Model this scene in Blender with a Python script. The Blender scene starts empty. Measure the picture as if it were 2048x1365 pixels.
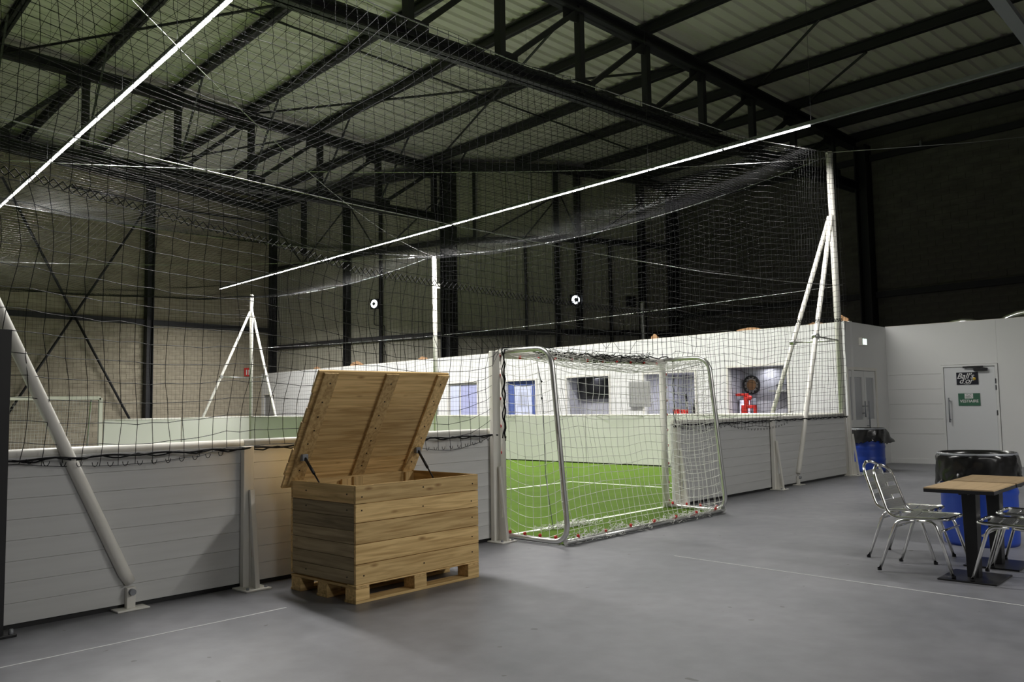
import bpy, math, random
import numpy as np
from mathutils import Vector, Matrix
random.seed(7); np.random.seed(7)
scn = bpy.context.scene
COL = scn.collection

# ------------------------------------------------------------ camera, world, exposure, area lights
CAM = np.array([0, -5.97, 1.352])
yaw, pit, rol = [math.radians(a) for a in (42.571, 4.330, -0.9095)]
F = np.array([math.cos(yaw)*math.cos(pit), math.sin(yaw)*math.cos(pit), math.sin(pit)])
R0 = np.array([math.sin(yaw), -math.cos(yaw), 0]); U0 = np.cross(R0, F)
R_ = R0*math.cos(rol)+U0*math.sin(rol); U_ = U0*math.cos(rol)-R0*math.sin(rol)
cd = bpy.data.cameras.new('camera'); co = bpy.data.objects.new('camera', cd); COL.objects.link(co)
co.matrix_world = Matrix([[R_[0], U_[0], -F[0], CAM[0]], [R_[1], U_[1], -F[1], CAM[1]], [R_[2], U_[2], -F[2], CAM[2]], [0, 0, 0, 1]])
cd.sensor_width = 36; cd.lens = 1695.14*36/2048; cd.clip_end = 200
scn.camera = co
w = bpy.data.worlds.new('world'); scn.world = w; w.use_nodes = True
w.node_tree.nodes['Background'].inputs[0].default_value = (.5, .52, .55, 1)
w.node_tree.nodes['Background'].inputs[1].default_value = .03
vs = scn.view_settings
vs.view_transform = 'Standard'; vs.look = 'None'; vs.gamma = 1; vs.exposure = 0; vs.use_curve_mapping = False
scn.cycles.use_denoising = True
scn.cycles.max_bounces = 6; scn.cycles.diffuse_bounces = 4; scn.cycles.glossy_bounces = 3
scn.cycles.sample_clamp_indirect = 4

LED_Z = 6.05
LED1 = ((13.91, -0.20), (16.43, 24.52))
LED2 = ((4.47, -.10), (6.15, 15.6))
P_LED, P_FRONT, P_UP = 1950, 440, 42
def strip_light(name, a, b, z, power, wid=.06, spread=155, col=(1, .985, .95)):
    ld = bpy.data.lights.new(name, 'AREA'); ld.shape = 'RECTANGLE'
    L = math.dist(a, b); ld.size = wid; ld.size_y = L; ld.energy = power; ld.color = col
    ld.spread = math.radians(spread)
    o = bpy.data.objects.new(name, ld); COL.objects.link(o)
    o.location = ((a[0]+b[0])/2, (a[1]+b[1])/2, z)
    o.rotation_euler = (0, 0, math.atan2(b[1]-a[1], b[0]-a[0])-math.pi/2)
    return o
strip_light('led_and_fill_strip', *LED1, LED_Z-.031, P_LED, wid=.026, spread=150)
strip_light('led_and_fill_strip', *LED2, LED_Z-.031, P_LED*.8, wid=.028, spread=146)
strip_light('led_and_fill_strip', (0.5, -9.5), (1.4, -17.5), 5.2, P_FRONT*.7, spread=180)  # unseen fill strip added behind the camera to light the foreground
strip_light('led_and_fill_strip', (8.0, -6.8), (8.8, -14.8), 5.2, P_FRONT*1.3, spread=180)  # second added fill strip, stronger, also out of view behind the camera
# unseen upward fill strips, added to brighten the roof
for ab in (LED1, LED2, ((8.0, -6.8), (8.8, -14.8))):
    o_up = strip_light('roof_fill_light', *ab, LED_Z+.075, P_UP, spread=170); o_up.rotation_euler[1] = math.pi

# ------------------------------------------------------------ materials
MATS = {}
def mat(name, col, rough=.6, metal=0, noise=None, bump=None, emit=None, spec=.5, alpha=None, trans=0):
    if name in MATS: return MATS[name]
    m = bpy.data.materials.new(name); m.use_nodes = True; nt = m.node_tree; N = nt.nodes; L = nt.links
    b = N['Principled BSDF']
    b.inputs['Base Color'].default_value = (*col, 1); b.inputs['Roughness'].default_value = rough
    b.inputs['Metallic'].default_value = metal; b.inputs['Specular IOR Level'].default_value = spec
    if trans: b.inputs['Transmission Weight'].default_value = trans
    if emit:
        b.inputs['Emission Color'].default_value = (*emit[0], 1); b.inputs['Emission Strength'].default_value = emit[1]
    if noise:   # (scale xyz, col2, lo, hi, detail)
        tc = N.new('ShaderNodeTexCoord'); mp = N.new('ShaderNodeMapping'); nz = N.new('ShaderNodeTexNoise')
        cr = N.new('ShaderNodeValToRGB')
        mp.inputs['Scale'].default_value = noise[0]; nz.inputs['Scale'].default_value = 1
        nz.inputs['Detail'].default_value = noise[4] if len(noise) > 4 else 4
        L.new(tc.outputs['Object'], mp.inputs[0]); L.new(mp.outputs[0], nz.inputs['Vector'])
        L.new(nz.outputs['Fac'], cr.inputs[0]); L.new(cr.outputs[0], b.inputs['Base Color'])
        cr.color_ramp.elements[0].position = noise[2]; cr.color_ramp.elements[0].color = (*noise[1], 1)
        cr.color_ramp.elements[1].position = noise[3]; cr.color_ramp.elements[1].color = (*col, 1)
        if bump:
            bp = N.new('ShaderNodeBump'); bp.inputs['Strength'].default_value = bump
            bp.inputs['Distance'].default_value = .01
            L.new(nz.outputs['Fac'], bp.inputs['Height']); L.new(bp.outputs[0], b.inputs['Normal'])
    MATS[name] = m
    return m

def concrete_mat():
    m = bpy.data.materials.new('polished_concrete'); m.use_nodes = True; nt = m.node_tree; N = nt.nodes; L = nt.links
    b = N['Principled BSDF']; tc = N.new('ShaderNodeTexCoord')
    n1 = N.new('ShaderNodeTexNoise'); n1.inputs['Scale'].default_value = .55; n1.inputs['Detail'].default_value = 6; n1.inputs['Roughness'].default_value = .6
    n2 = N.new('ShaderNodeTexNoise'); n2.inputs['Scale'].default_value = 6; n2.inputs['Detail'].default_value = 8
    n3 = N.new('ShaderNodeTexNoise'); n3.inputs['Scale'].default_value = 9; n3.inputs['Detail'].default_value = 1
    for n in (n1, n2, n3): L.new(tc.outputs['Object'], n.inputs['Vector'])
    c1 = N.new('ShaderNodeValToRGB'); c1.color_ramp.elements[0].position = .3; c1.color_ramp.elements[1].position = .72
    c1.color_ramp.elements[0].color = (.125, .128, .142, 1); c1.color_ramp.elements[1].color = (.212, .21, .226, 1)
    L.new(n1.outputs['Fac'], c1.inputs[0])
    c2 = N.new('ShaderNodeValToRGB'); c2.color_ramp.elements[0].position = .3; c2.color_ramp.elements[1].position = .7
    c2.color_ramp.elements[0].color = (.86, .86, .86, 1); c2.color_ramp.elements[1].color = (1.08, 1.08, 1.08, 1)
    L.new(n2.outputs['Fac'], c2.inputs[0])
    c3 = N.new('ShaderNodeValToRGB'); c3.color_ramp.elements[0].position = .225; c3.color_ramp.elements[1].position = .24
    c3.color_ramp.elements[0].color = (.5, .48, .46, 1); c3.color_ramp.elements[1].color = (1, 1, 1, 1)
    L.new(n3.outputs['Fac'], c3.inputs[0])
    m1 = N.new('ShaderNodeMix'); m1.data_type = 'RGBA'; m1.blend_type = 'MULTIPLY'; m1.inputs[0].default_value = 1
    m2 = N.new('ShaderNodeMix'); m2.data_type = 'RGBA'; m2.blend_type = 'MULTIPLY'; m2.inputs[0].default_value = 1
    L.new(c1.outputs[0], m1.inputs[6]); L.new(c2.outputs[0], m1.inputs[7])
    L.new(m1.outputs[2], m2.inputs[6]); L.new(c3.outputs[0], m2.inputs[7]); L.new(m2.outputs[2], b.inputs['Base Color'])
    rr = N.new('ShaderNodeMapRange'); rr.inputs['To Min'].default_value = .32; rr.inputs['To Max'].default_value = .55
    L.new(n1.outputs['Fac'], rr.inputs['Value']); L.new(rr.outputs[0], b.inputs['Roughness'])
    return m

def wood_mat(name, base, dark, axis=0, knots=True, rough=.6):
    # grain runs along local axis 0/1/2 ; offset by object so every plank differs
    m = bpy.data.materials.new(name); m.use_nodes = True; nt = m.node_tree; N = nt.nodes; L = nt.links
    b = N['Principled BSDF']; b.inputs['Roughness'].default_value = rough; b.inputs['Specular IOR Level'].default_value = .3
    tc = N.new('ShaderNodeTexCoord'); oi = N.new('ShaderNodeObjectInfo'); mp = N.new('ShaderNodeMapping')
    sc = [42, 42, 42]; sc[axis] = 2.2; mp.inputs['Scale'].default_value = sc
    cx = N.new('ShaderNodeCombineXYZ'); mu = N.new('ShaderNodeMath'); mu.operation = 'MULTIPLY'; mu.inputs[1].default_value = 37
    L.new(oi.outputs['Random'], mu.inputs[0])
    for i in range(3): L.new(mu.outputs[0], cx.inputs[i])
    L.new(cx.outputs[0], mp.inputs['Location'])
    L.new(tc.outputs['Object'], mp.inputs[0])
    nz = N.new('ShaderNodeTexNoise'); nz.inputs['Scale'].default_value = 1; nz.inputs['Detail'].default_value = 5; nz.inputs['Distortion'].default_value = .6
    L.new(mp.outputs[0], nz.inputs['Vector'])
    cr = N.new('ShaderNodeValToRGB'); cr.color_ramp.elements[0].position = .32; cr.color_ramp.elements[1].position = .62
    cr.color_ramp.elements[0].color = (*dark, 1); cr.color_ramp.elements[1].color = (*base, 1)
    L.new(nz.outputs['Fac'], cr.inputs[0])
    # per-plank tone
    hv = N.new('ShaderNodeHueSaturation'); mr = N.new('ShaderNodeMapRange')
    mr.inputs['To Min'].default_value = .74; mr.inputs['To Max'].default_value = 1.12
    L.new(oi.outputs['Random'], mr.inputs['Value']); L.new(mr.outputs[0], hv.inputs['Value']); L.new(cr.outputs[0], hv.inputs['Color'])
    out = hv.outputs[0]
    if knots:
        mp2 = N.new('ShaderNodeMapping'); s2 = [9, 9, 9]; s2[axis] = 3.2; mp2.inputs['Scale'].default_value = s2
        L.new(tc.outputs['Object'], mp2.inputs[0]); L.new(cx.outputs[0], mp2.inputs['Location'])
        vo = N.new('ShaderNodeTexVoronoi'); vo.inputs['Scale'].default_value = 1; L.new(mp2.outputs[0], vo.inputs['Vector'])
        ck = N.new('ShaderNodeValToRGB'); ck.color_ramp.elements[0].position = .05; ck.color_ramp.elements[1].position = .16
        ck.color_ramp.elements[0].color = (.32, .2, .12, 1); ck.color_ramp.elements[1].color = (1, 1, 1, 1)
        L.new(vo.outputs['Distance'], ck.inputs[0])
        mx = N.new('ShaderNodeMix'); mx.data_type = 'RGBA'; mx.blend_type = 'MULTIPLY'; mx.inputs[0].default_value = .75
        L.new(out, mx.inputs[6]); L.new(ck.outputs[0], mx.inputs[7]); out = mx.outputs[2]
    L.new(out, b.inputs['Base Color'])
    bp = N.new('ShaderNodeBump'); bp.inputs['Strength'].default_value = .25; bp.inputs['Distance'].default_value = .004
    L.new(nz.outputs['Fac'], bp.inputs['Height']); L.new(bp.outputs[0], b.inputs['Normal'])
    MATS[name] = m
    return m

CONC = concrete_mat()
STEEL = mat('charcoal_steel', (.022, .022, .025), .55)
ROOF = mat('roof_sheet', (.72, .69, .63), .5, noise=((.3, .3, .3), (.62, .595, .54), .35, .7))
CLAD = mat('grey_green_cladding', (.47, .45, .37), .5, noise=((.5, .5, .3), (.41, .39, .32), .3, .7))
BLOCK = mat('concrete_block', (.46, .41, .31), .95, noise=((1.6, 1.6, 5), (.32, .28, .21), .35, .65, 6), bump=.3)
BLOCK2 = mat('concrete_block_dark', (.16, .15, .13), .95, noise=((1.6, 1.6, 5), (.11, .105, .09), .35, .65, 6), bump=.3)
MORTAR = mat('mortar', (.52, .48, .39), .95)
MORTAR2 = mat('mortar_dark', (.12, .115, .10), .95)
WHITEWALL = mat('white_wall_panel', (.74, .74, .73), .55, noise=((.4, .4, .4), (.70, .70, .69), .3, .7))
WHITE = mat('white_paint', (.76, .74, .69), .45, noise=((2, 2, 2), (.69, .67, .61), .3, .7))
BOARD = mat('board_panel', (.62, .62, .61), .45, noise=((1.2, 1.2, 14), (.55, .55, .54), .3, .7))
BOARDIN = mat('board_inner', (.74, .735, .70), .4, noise=((.6, .6, .6), (.69, .685, .65), .3, .7))
TURF = mat('green_turf', (.076, .138, .010), .9, noise=((3, 3, 3), (.062, .114, .008), .3, .7, 8), spec=.15)
LINE = mat('line_paint', (.75, .78, .70), .8)
NETB = mat('black_net', (.010, .010, .011), .65, spec=.13)
NETW = mat('white_net', (.72, .72, .68), .7)
CABLE = mat('steel_cable', (.45, .45, .45), .35, .9)
ALU = mat('aluminium', (.74, .74, .72), .3, .95)
CHROME = mat('polished_aluminium', (.92, .92, .90), .2, 1)
RED = mat('red_plastic', (.55, .03, .025), .4)
BLACK = mat('black_metal', (.012, .012, .013), .4)
BLACKP = mat('black_plastic', (.012, .012, .014), .5)
BAG = mat('bin_liner', (.010, .010, .010), .22)
BLUE = mat('blue_drum', (.012, .045, .30), .35)
GREY = mat('grey_metal', (.25, .26, .28), .45, .4)
DGREY = mat('dark_glass', (.015, .015, .017), .15)
LILAC = mat('lilac_grey_paint', (.36, .36, .405), .6)
GREYP = mat('grey_board_paint', (.30, .30, .29), .6)
BLUEP = mat('blue_frame', (.08, .12, .34), .5)
PANE = mat('pale_glass', (.62, .66, .85), .12)
EMIT = mat('led_diffuser', (1, 1, 1), .5, emit=((1, .985, .96), 9))
EMITP = mat('lamp_ring_glow', (1, 1, 1), .5, emit=((.85, .92, 1), 6))
GREENL = mat('exit_glow', (.8, 1, .9), .5, emit=((.75, 1, .85), 1.6))
GREENS = mat('green_sign', (.045, .14, .085), .5)
W1 = wood_mat('pine_plank', (.82, .58, .265), (.52, .33, .13), 0)
W1Y = wood_mat('pine_plank_crosswise', (.80, .565, .26), (.50, .32, .13), 1)
W1Z = wood_mat('pine_upright', (.80, .565, .26), (.50, .32, .13), 2)
WOLD = wood_mat('weathered_plank', (.42, .33, .20), (.24, .18, .10), 1)
WTAN = wood_mat('oak_laminate', (.46, .33, .19), (.37, .26, .145), 0, knots=False, rough=.4)
FOAM = mat('orange_foam', (.46, .27, .14), .9, noise=((9, 9, 9), (.33, .18, .09), .3, .7))

# ------------------------------------------------------------ mesh helpers
class MB:
    def __init__(s): s.v = []; s.f = []; s.sm = []
    def add(s, vs, fs, smooth=False):
        o = len(s.v); s.v += [tuple(map(float, p)) for p in vs]
        s.f += [tuple(i+o for i in f) for f in fs]; s.sm += [smooth]*len(fs)
        return s
    def box(s, x0, x1, y0, y1, z0, z1):
        return s.add([(x0, y0, z0), (x1, y0, z0), (x1, y1, z0), (x0, y1, z0), (x0, y0, z1), (x1, y0, z1), (x1, y1, z1), (x0, y1, z1)],
                     [(0, 3, 2, 1), (4, 5, 6, 7), (0, 1, 5, 4), (1, 2, 6, 5), (2, 3, 7, 6), (3, 0, 4, 7)])
    def beam(s, p, q, w, h, up=(0, 0, 1)):
        p = Vector(p); q = Vector(q); d = (q-p).normalized(); u = Vector(up)
        if abs(d.dot(u)) > .98: u = Vector((0, 1, 0))
        a = d.cross(u).normalized()*w/2; b = a.cross(d).normalized()*h/2
        vs = [p-a-b, p+a-b, p+a+b, p-a+b, q-a-b, q+a-b, q+a+b, q-a+b]
        return s.add(vs, [(0, 1, 2, 3), (7, 6, 5, 4), (0, 4, 5, 1), (1, 5, 6, 2), (2, 6, 7, 3), (3, 7, 4, 0)])
    def ibeam(s, p, q, w, h, t=.12, up=(0, 0, 1)):
        p = Vector(p); q = Vector(q); d = (q-p).normalized(); u = Vector(up)
        if abs(d.dot(u)) > .98: u = Vector((0, 1, 0))
        a = d.cross(u).normalized(); b = a.cross(d).normalized()
        off = b*(h/2-h*t/2)
        s.beam(p+off, q+off, w, h*t, up); s.beam(p-off, q-off, w, h*t, up); s.beam(p, q, w*.15, h, up)
        return s
    def tube(s, pts, r, n=8, closed=False, cap=True):
        pts = [Vector(p) for p in pts]; m = len(pts); rr = r if isinstance(r, (list, tuple)) else [r]*m
        vs = []; prev = None
        for i, p in enumerate(pts):
            if closed: d = pts[(i+1) % m]-pts[i-1]
            else: d = pts[min(i+1, m-1)]-pts[max(i-1, 0)]
            d.normalize()
            if prev is None:
                u = Vector((0, 0, 1)) if abs(d.z) < .9 else Vector((1, 0, 0))
                a = d.cross(u).normalized()
            else:
                a = (prev-d*prev.dot(d)).normalized()
            prev = a; b = d.cross(a)
            for k in range(n):
                t = 2*math.pi*k/n; vs.append(p+(a*math.cos(t)+b*math.sin(t))*rr[i])
        fs = []
        for i in range(m if closed else m-1):
            for k in range(n):
                j = (i+1) % m
                fs.append((i*n+k, i*n+(k+1) % n, j*n+(k+1) % n, j*n+k))
        s.add(vs, fs, True)
        if cap and not closed:
            o = len(s.v)-len(vs)
            s.f += [tuple(o+k for k in range(n))[::-1], tuple(o+(m-1)*n+k for k in range(n))]; s.sm += [False, False]
        return s
    def lathe(s, prof, c=(0, 0, 0), n=32, smooth=True):
        vs = []; fs = []; m = len(prof)
        for (r, z) in prof:
            for k in range(n):
                t = 2*math.pi*k/n; vs.append((c[0]+r*math.cos(t), c[1]+r*math.sin(t), c[2]+z))
        for i in range(m-1):
            for k in range(n): fs.append((i*n+k, i*n+(k+1) % n, (i+1)*n+(k+1) % n, (i+1)*n+k))
        return s.add(vs, fs, smooth)
    def prism(s, poly, d):
        n = len(poly); d = Vector(d); P = [Vector(p) for p in poly]
        return s.add(P+[p+d for p in P], [tuple(range(n))[::-1], tuple(range(n, 2*n))]+[(i, (i+1) % n, n+(i+1) % n, n+i) for i in range(n)])

def link(name, data, parent=None, loc=None):
    o = bpy.data.objects.new(name, data); COL.objects.link(o)
    if parent is not None: o.parent = parent
    if loc is not None: o.location = loc
    return o
def obj(name, mb, m, parent=None, loc=None, bevel=0, seg=2):
    me = bpy.data.meshes.new(name); me.from_pydata(mb.v, [], mb.f); me.update()
    me.polygons.foreach_set('use_smooth', mb.sm); me.materials.append(m)
    o = link(name, me, parent, loc)
    if bevel:
        b = o.modifiers.new('bevel', 'BEVEL'); b.width = bevel; b.segments = seg; b.limit_method = 'ANGLE'
    return o
def npmesh(name, V, Fq, m, parent=None, smooth=False):
    me = bpy.data.meshes.new(name)
    nv = len(V); nf = len(Fq); k = Fq.shape[1]
    me.vertices.add(nv); me.vertices.foreach_set('co', V.astype(np.float32).ravel())
    me.loops.add(nf*k); me.loops.foreach_set('vertex_index', Fq.astype(np.int32).ravel())
    me.polygons.add(nf); me.polygons.foreach_set('loop_start', np.arange(0, nf*k, k, dtype=np.int32))
    me.update(calc_edges=True); me.validate()
    me.polygons.foreach_set('use_smooth', np.full(nf, bool(smooth)))
    me.materials.append(m)
    return link(name, me, parent)
def segs_mesh(name, P, Q, r, m, parent=None):
    """thin three-sided strand for every segment P[i]-Q[i]"""
    P = np.asarray(P, float); Q = np.asarray(Q, float); d = Q-P; L = np.linalg.norm(d, axis=1); ok = L > 1e-5
    P = P[ok]; Q = Q[ok]; d = d[ok]/L[ok][:, None]
    rr = (np.full(len(P), r) if np.isscalar(r) else np.asarray(r)[ok])[:, None]
    u = np.where(np.abs(d[:, 2:3]) < .9, np.array([[0, 0, 1.]]), np.array([[1., 0, 0]]))
    a = np.cross(d, u); a /= np.linalg.norm(a, axis=1)[:, None]; b = np.cross(d, a)
    V = []
    for E in (P, Q):
        for k in range(3):
            t = 2*math.pi*k/3; V.append(E+(a*math.cos(t)+b*math.sin(t))*rr)
    V = np.stack(V, 1).reshape(-1, 3); n = len(P); o = (np.arange(n)*6)[:, None]
    Fq = np.concatenate([o+np.array([[k, (k+1) % 3, 3+(k+1) % 3, 3+k]]) for k in range(3)])
    return npmesh(name, V, Fq, m, parent)
def tag(o, label, cat, group=None, kind=None):
    o['label'] = label; o['category'] = cat
    if group: o['group'] = group
    if kind: o['kind'] = kind
    return o
def thing(name, label, cat, loc=(0, 0, 0), rz=0, group=None):
    o = link(name, None); o.location = loc; o.rotation_euler = (0, 0, rz); o.empty_display_size = .1
    return tag(o, label, cat, group)
def struct(name, loc=(0, 0, 0)):
    o = link(name, None); o.location = loc; o['kind'] = 'structure'; return o
def structm(name, mb, m, **k):
    o = obj(name, mb, m, **k); o['kind'] = 'structure'; return o
def dup(root, loc, rz, label=None, group=None):
    r = root.copy(); COL.objects.link(r); r.location = loc; r.rotation_euler = (0, 0, rz)
    if label: r['label'] = label
    if group: r['group'] = group
    for ch in list(root.children):
        c = ch.copy(); COL.objects.link(c); c.parent = r
        for g in list(ch.children):
            h = g.copy(); COL.objects.link(h); h.parent = c
    return r
def inst(o, parent, loc, name=None, rot=None, scale=None):
    c = o.copy(); COL.objects.link(c); c.parent = parent; c.location = loc
    if name: c.name = name
    if rot: c.rotation_euler = rot
    if scale: c.scale = scale
    return c
def bend(pts, r, n=6):
    """round the inner corners of a polyline"""
    P = [Vector(p) for p in pts]; out = [P[0]]
    for i in range(1, len(P)-1):
        a = (P[i-1]-P[i]); b = (P[i+1]-P[i]); la, lb = a.length, b.length
        rr = min(r, la*.49, lb*.49); a.normalize(); b.normalize(); A = P[i]+a*rr; B = P[i]+b*rr
        for k in range(n+1):
            t = k/n; out.append(A*(1-t)**2+P[i]*2*t*(1-t)+B*t*t)
    out.append(P[-1]); return out

# building frame: the hall stands 5.5 degrees off the pitch
th = math.radians(-5.5); EX = np.array([math.cos(th), math.sin(th)]); EY = np.array([-math.sin(th), math.cos(th)])
SC = 1.17; OX, OY, OZ = 0, -5.97, 1.352
def Q(a, b, z):
    p = EX*a+EY*b
    return Vector((OX+(p[0]-OX)*SC, OY+(p[1]-OY)*SC, OZ+(z-OZ)*SC))

# ============================================================ FLOOR
floor = structm('floor', MB().box(-16, 34, -24, 32, -.2, 0), CONC)
JOINT = mat('joint_filler', (.52, .52, .52), .7)
for a, b in [((-3, -.78), (3.28, -.83)), ((6.56, -1.85), (6.05, -9)), ((-4, -1.75), (15, -1.95))][:2]:
    obj('floor_joint', MB().beam((*a, .0005), (*b, .0005), .012, .003), JOINT, floor)

# ============================================================ TURF
turf = obj('turf', MB().box(.46, 15.36, .09, 20.36, 0, .012).box(6.42, 9.45, -.74, .09, 0, .012), TURF)
tag(turf, 'bright green artificial turf of the five-a-side pitch inside the boards', 'turf', kind='stuff')
for x0, x1, y0, y1 in [(6.42, 9.45, .06, .12), (4.2, 11.62, 3.32, 3.375), (4.2, 4.255, .1, 3.32), (11.565, 11.62, .1, 3.32),
                       (.5, 15.3, 10.17, 10.23), (4.2, 11.62, 17.0, 17.06)]:
    obj('pitch_line', MB().box(x0, x1, y0, y1, .012, .0145), LINE, turf)

# ============================================================ HALL WALLS
# faceted cladding wall
GV = [(20.75, 27.69), (21.02, 22.34), (22.0, 17.1), (24.63, 14.18), (27.88, 12.6), (29.81, 12.31)]
GT = [10.6, 10.55, 10.5, 10.34, 10.18, 10.09]
wfar = struct('wall_far', (*GV[2], 0)); off = Vector((-GV[2][0], -GV[2][1], 0))
def nrm(a, b):
    d = Vector((b[0]-a[0], b[1]-a[1], 0)); L = d.length; d.normalize(); n = Vector((d.y, -d.x, 0))
    if n.dot(Vector((0-a[0], -5.97-a[1], 0))) < 0: n = -n
    return d, n, L
for i in range(5):
    a, b = GV[i], GV[i+1]; d, n, L = nrm(a, b); A = Vector((*a, 0))+off; k = max(1, round(L/.95)); wd = L/k
    for r0, r1 in ((0, 4.0), (4.0, 7.6), (7.6, None)):
        for j in range(k):
            p0 = A+d*(wd*j+.008); p1 = A+d*(wd*(j+1)-.008)
            t0 = r1 if r1 else GT[i]+.1; z0, z1 = r0+.01, t0-.01
            mb = MB()
            # trapezoid-ribbed sheet: shallow ribs every ~.19 m
            nr = 5; prof = []
            for q in range(nr):
                for f_, dep in ((0, 0), (.6, 0), (.68, .018), (.92, .018)):
                    prof.append(((q+f_)/nr, dep))
            prof.append((1, 0))
            vs = []; fs = []
            for f_, dep in prof:
                P = p0.lerp(p1, f_)+n*dep; vs += [(P.x, P.y, z0), (P.x, P.y, z1)]
            for q in range(len(prof)-1): fs.append((2*q, 2*q+2, 2*q+3, 2*q+1))
            mb.add(vs, fs)
            obj('cladding_panel', mb, CLAD, wfar)
    back = MB().prism([A-n*.05, A+d*L-n*.05, A+d*L-n*.15, A-n*.15], (0, 0, GT[i]+.15))
    obj('wall_backing', back, CLAD, wfar)
    for z in (4.07, 7.6):
        obj('wall_rail', MB().beam(A+n*.1+Vector((0, 0, z)), A+d*L+n*.1+Vector((0, 0, z)), .12, .2), STEEL, wfar)
    obj('eave_beam', MB().beam(A+n*.12+Vector((0, 0, GT[i]-.05)), A+d*L+n*.12+Vector((0, 0, GT[i+1]-.05)), .2, .3), STEEL, wfar)
def wcol(i, s, wdt, dep, z0, z1):
    a, b = GV[i], GV[i+1]; d, n, L = nrm(a, b); A = Vector((*a, 0))+off+d*s+n*(dep/2+.03)
    obj('wall_column', MB().ibeam(A+Vector((0, 0, z0)), A+Vector((0, 0, z1)), wdt, dep, .1, up=d), STEEL, wfar)
wcol(0, .1, .32, .32, 0, 10.4); wcol(0, 2.4, .26, .14, 8.0, 10.4); wcol(0, 5.3, .26, .2, 0, 10.4)
wcol(1, 1.72, .1, .12, 0, 10.3); wcol(1, 5.2, .52, .42, 0, 10.3); wcol(2, .75, .12, .12, 7.6, 10.3)
wcol(2, 2.66, .1, .1, 0, 7.6); wcol(2, 3.85, .26, .2, 0, 10.2); wcol(3, .75, .22, .2, 4, 10.2); wcol(3, 2.13, .1, .1, 0, 7.6); wcol(3, 3.5, .26, .24, 0, 10.1)
wcol(4, 1.6, .34, .3, 0, 10)
def wrod(i, s0, z0, s1, z1):
    a, b = GV[i], GV[i+1]; d, n, L = nrm(a, b); A = Vector((*a, 0))+off+n*.2
    obj('brace_rod', MB().tube([A+d*s0+Vector((0, 0, z0)), A+d*s1+Vector((0, 0, z1))], .03, 6), STEEL, wfar)
wrod(0, .5, 9.5, 2.3, 7.7); wrod(0, 5.3, 9.6, 2.5, 7.7); wrod(1, .1, 9.7, 1.6, 7.6); wrod(1, 5.2, 9.6, 2, 7.6)
wrod(2, 3.8, 9.2, .9, 7.6); wrod(2, 3.85, 9.1, 2.6, 7.6); wrod(3, .05, 9.2, .8, 7.6); wrod(3, 3.5, 9.2, 1.2, 7.6)

# block walls: every course built; the clearest 300 blocks are parts of their own
def block_wall(name, K, az, L, H, m, mm, parts_rng):
    """K = start corner, runs along direction az, face normal towards the hall"""
    d = Vector((math.cos(az), math.sin(az), 0)); n = Vector((d.y, -d.x, 0))
    if n.dot(Vector((8, 0, 0))-Vector(K)) < 0: n = -n
    root = struct(name, K)
    obj('mortar_bed', MB().prism([Vector((0, 0, 0)), d*L, d*L-n*.2, -n*.2], (0, 0, H)), mm, root)
    bw, bh, g = .5, .2, .012
    one = None; V = []; Fq = []
    def blk(s0, s1, z0, z1, dep):
        vs = []
        for dd in (0, dep):
            for s_, z_ in ((s0, z0), (s1, z0), (s1, z1), (s0, z1)): vs.append(tuple(d*s_+n*dd+Vector((0, 0, z_))))
        return vs, [(4, 5, 6, 7), (0, 1, 5, 4), (1, 2, 6, 5), (2, 3, 7, 6), (3, 0, 4, 7)]
    s_a, s_b, z_a, z_b = parts_rng; cnt = 0
    base = MB(); vs, fs = blk(0, bw-g, 0, bh-g, .012); base.add(vs, fs)
    bme = bpy.data.meshes.new('block'); bme.from_pydata(base.v, [], base.f); bme.materials.append(m); bme.polygons.foreach_set('use_smooth', [False]*len(base.f))
    for r in range(int(H/bh)):
        for c in range(int(L/bw)):
            s0 = c*bw+(bw/2 if r % 2 else 0); z0 = r*bh
            if s0+bw > L: continue
            if s_a <= s0 < s_b and z_a <= z0 < z_b and cnt < 300:
                cnt += 1; o = link('block', bme, root); o.location = d*s0+Vector((0, 0, z0))+n*random.uniform(-.0015, .0015)
            else:
                vs, fs = blk(s0, s0+bw-g, z0, z0+bh-g, .012+random.uniform(-.0015, .0015)); k = len(V); V += vs; Fq += [tuple(i+k for i in f) for f in fs]
    o = npmesh('block_courses', np.array(V), np.array(Fq), m, root); o['kind'] = 'stuff'
    return root, d, n
wl, dl, nl = block_wall('wall_left', (20.76, 27.7, 0), math.radians(184), 36, 10.8, BLOCK, MORTAR, (.2, 6.0, 1.0, 6.2))
for s in (.15, 5.95, 11.7, 17.5):
    A = dl*s+nl*.17
    obj('wall_column', MB().ibeam(A, A+Vector((0, 0, 10.5)), .26, .28, .1, up=dl), STEEL, wl)
for z in (4.85,):
    obj('wall_rail', MB().beam(nl*.1+Vector((0, 0, z)), dl*36+nl*.1+Vector((0, 0, z)), .12, .2), STEEL, wl)
obj('eave_beam', MB().beam(nl*.12+Vector((0, 0, 10.35)), dl*18+nl*.12+Vector((0, 0, 10.9)), .2, .35), STEEL, wl)
obj('conduit', MB().tube([dl*s_+nl*.12+Vector((0, 0, z_)) for s_, z_ in ((.3, 9.9), (.8, 9.7), (2.4, 9.65), (4.2, 9.6), (9, 9.7))], .04, 6), STEEL, wl)
for (s0, z0, s1, z1) in ((6.2, 9.3, 8.84, 4.91), (8.84, 4.91, 11.6, .3), (11.4, 9.6, 8.84, 4.91), (8.84, 4.91, 6.2, .2)):
    obj('brace_rod', MB().tube([dl*s0+nl*.2+Vector((0, 0, z0)), dl*s1+nl*.2+Vector((0, 0, z1))], .045, 6), STEEL, wl)
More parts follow.
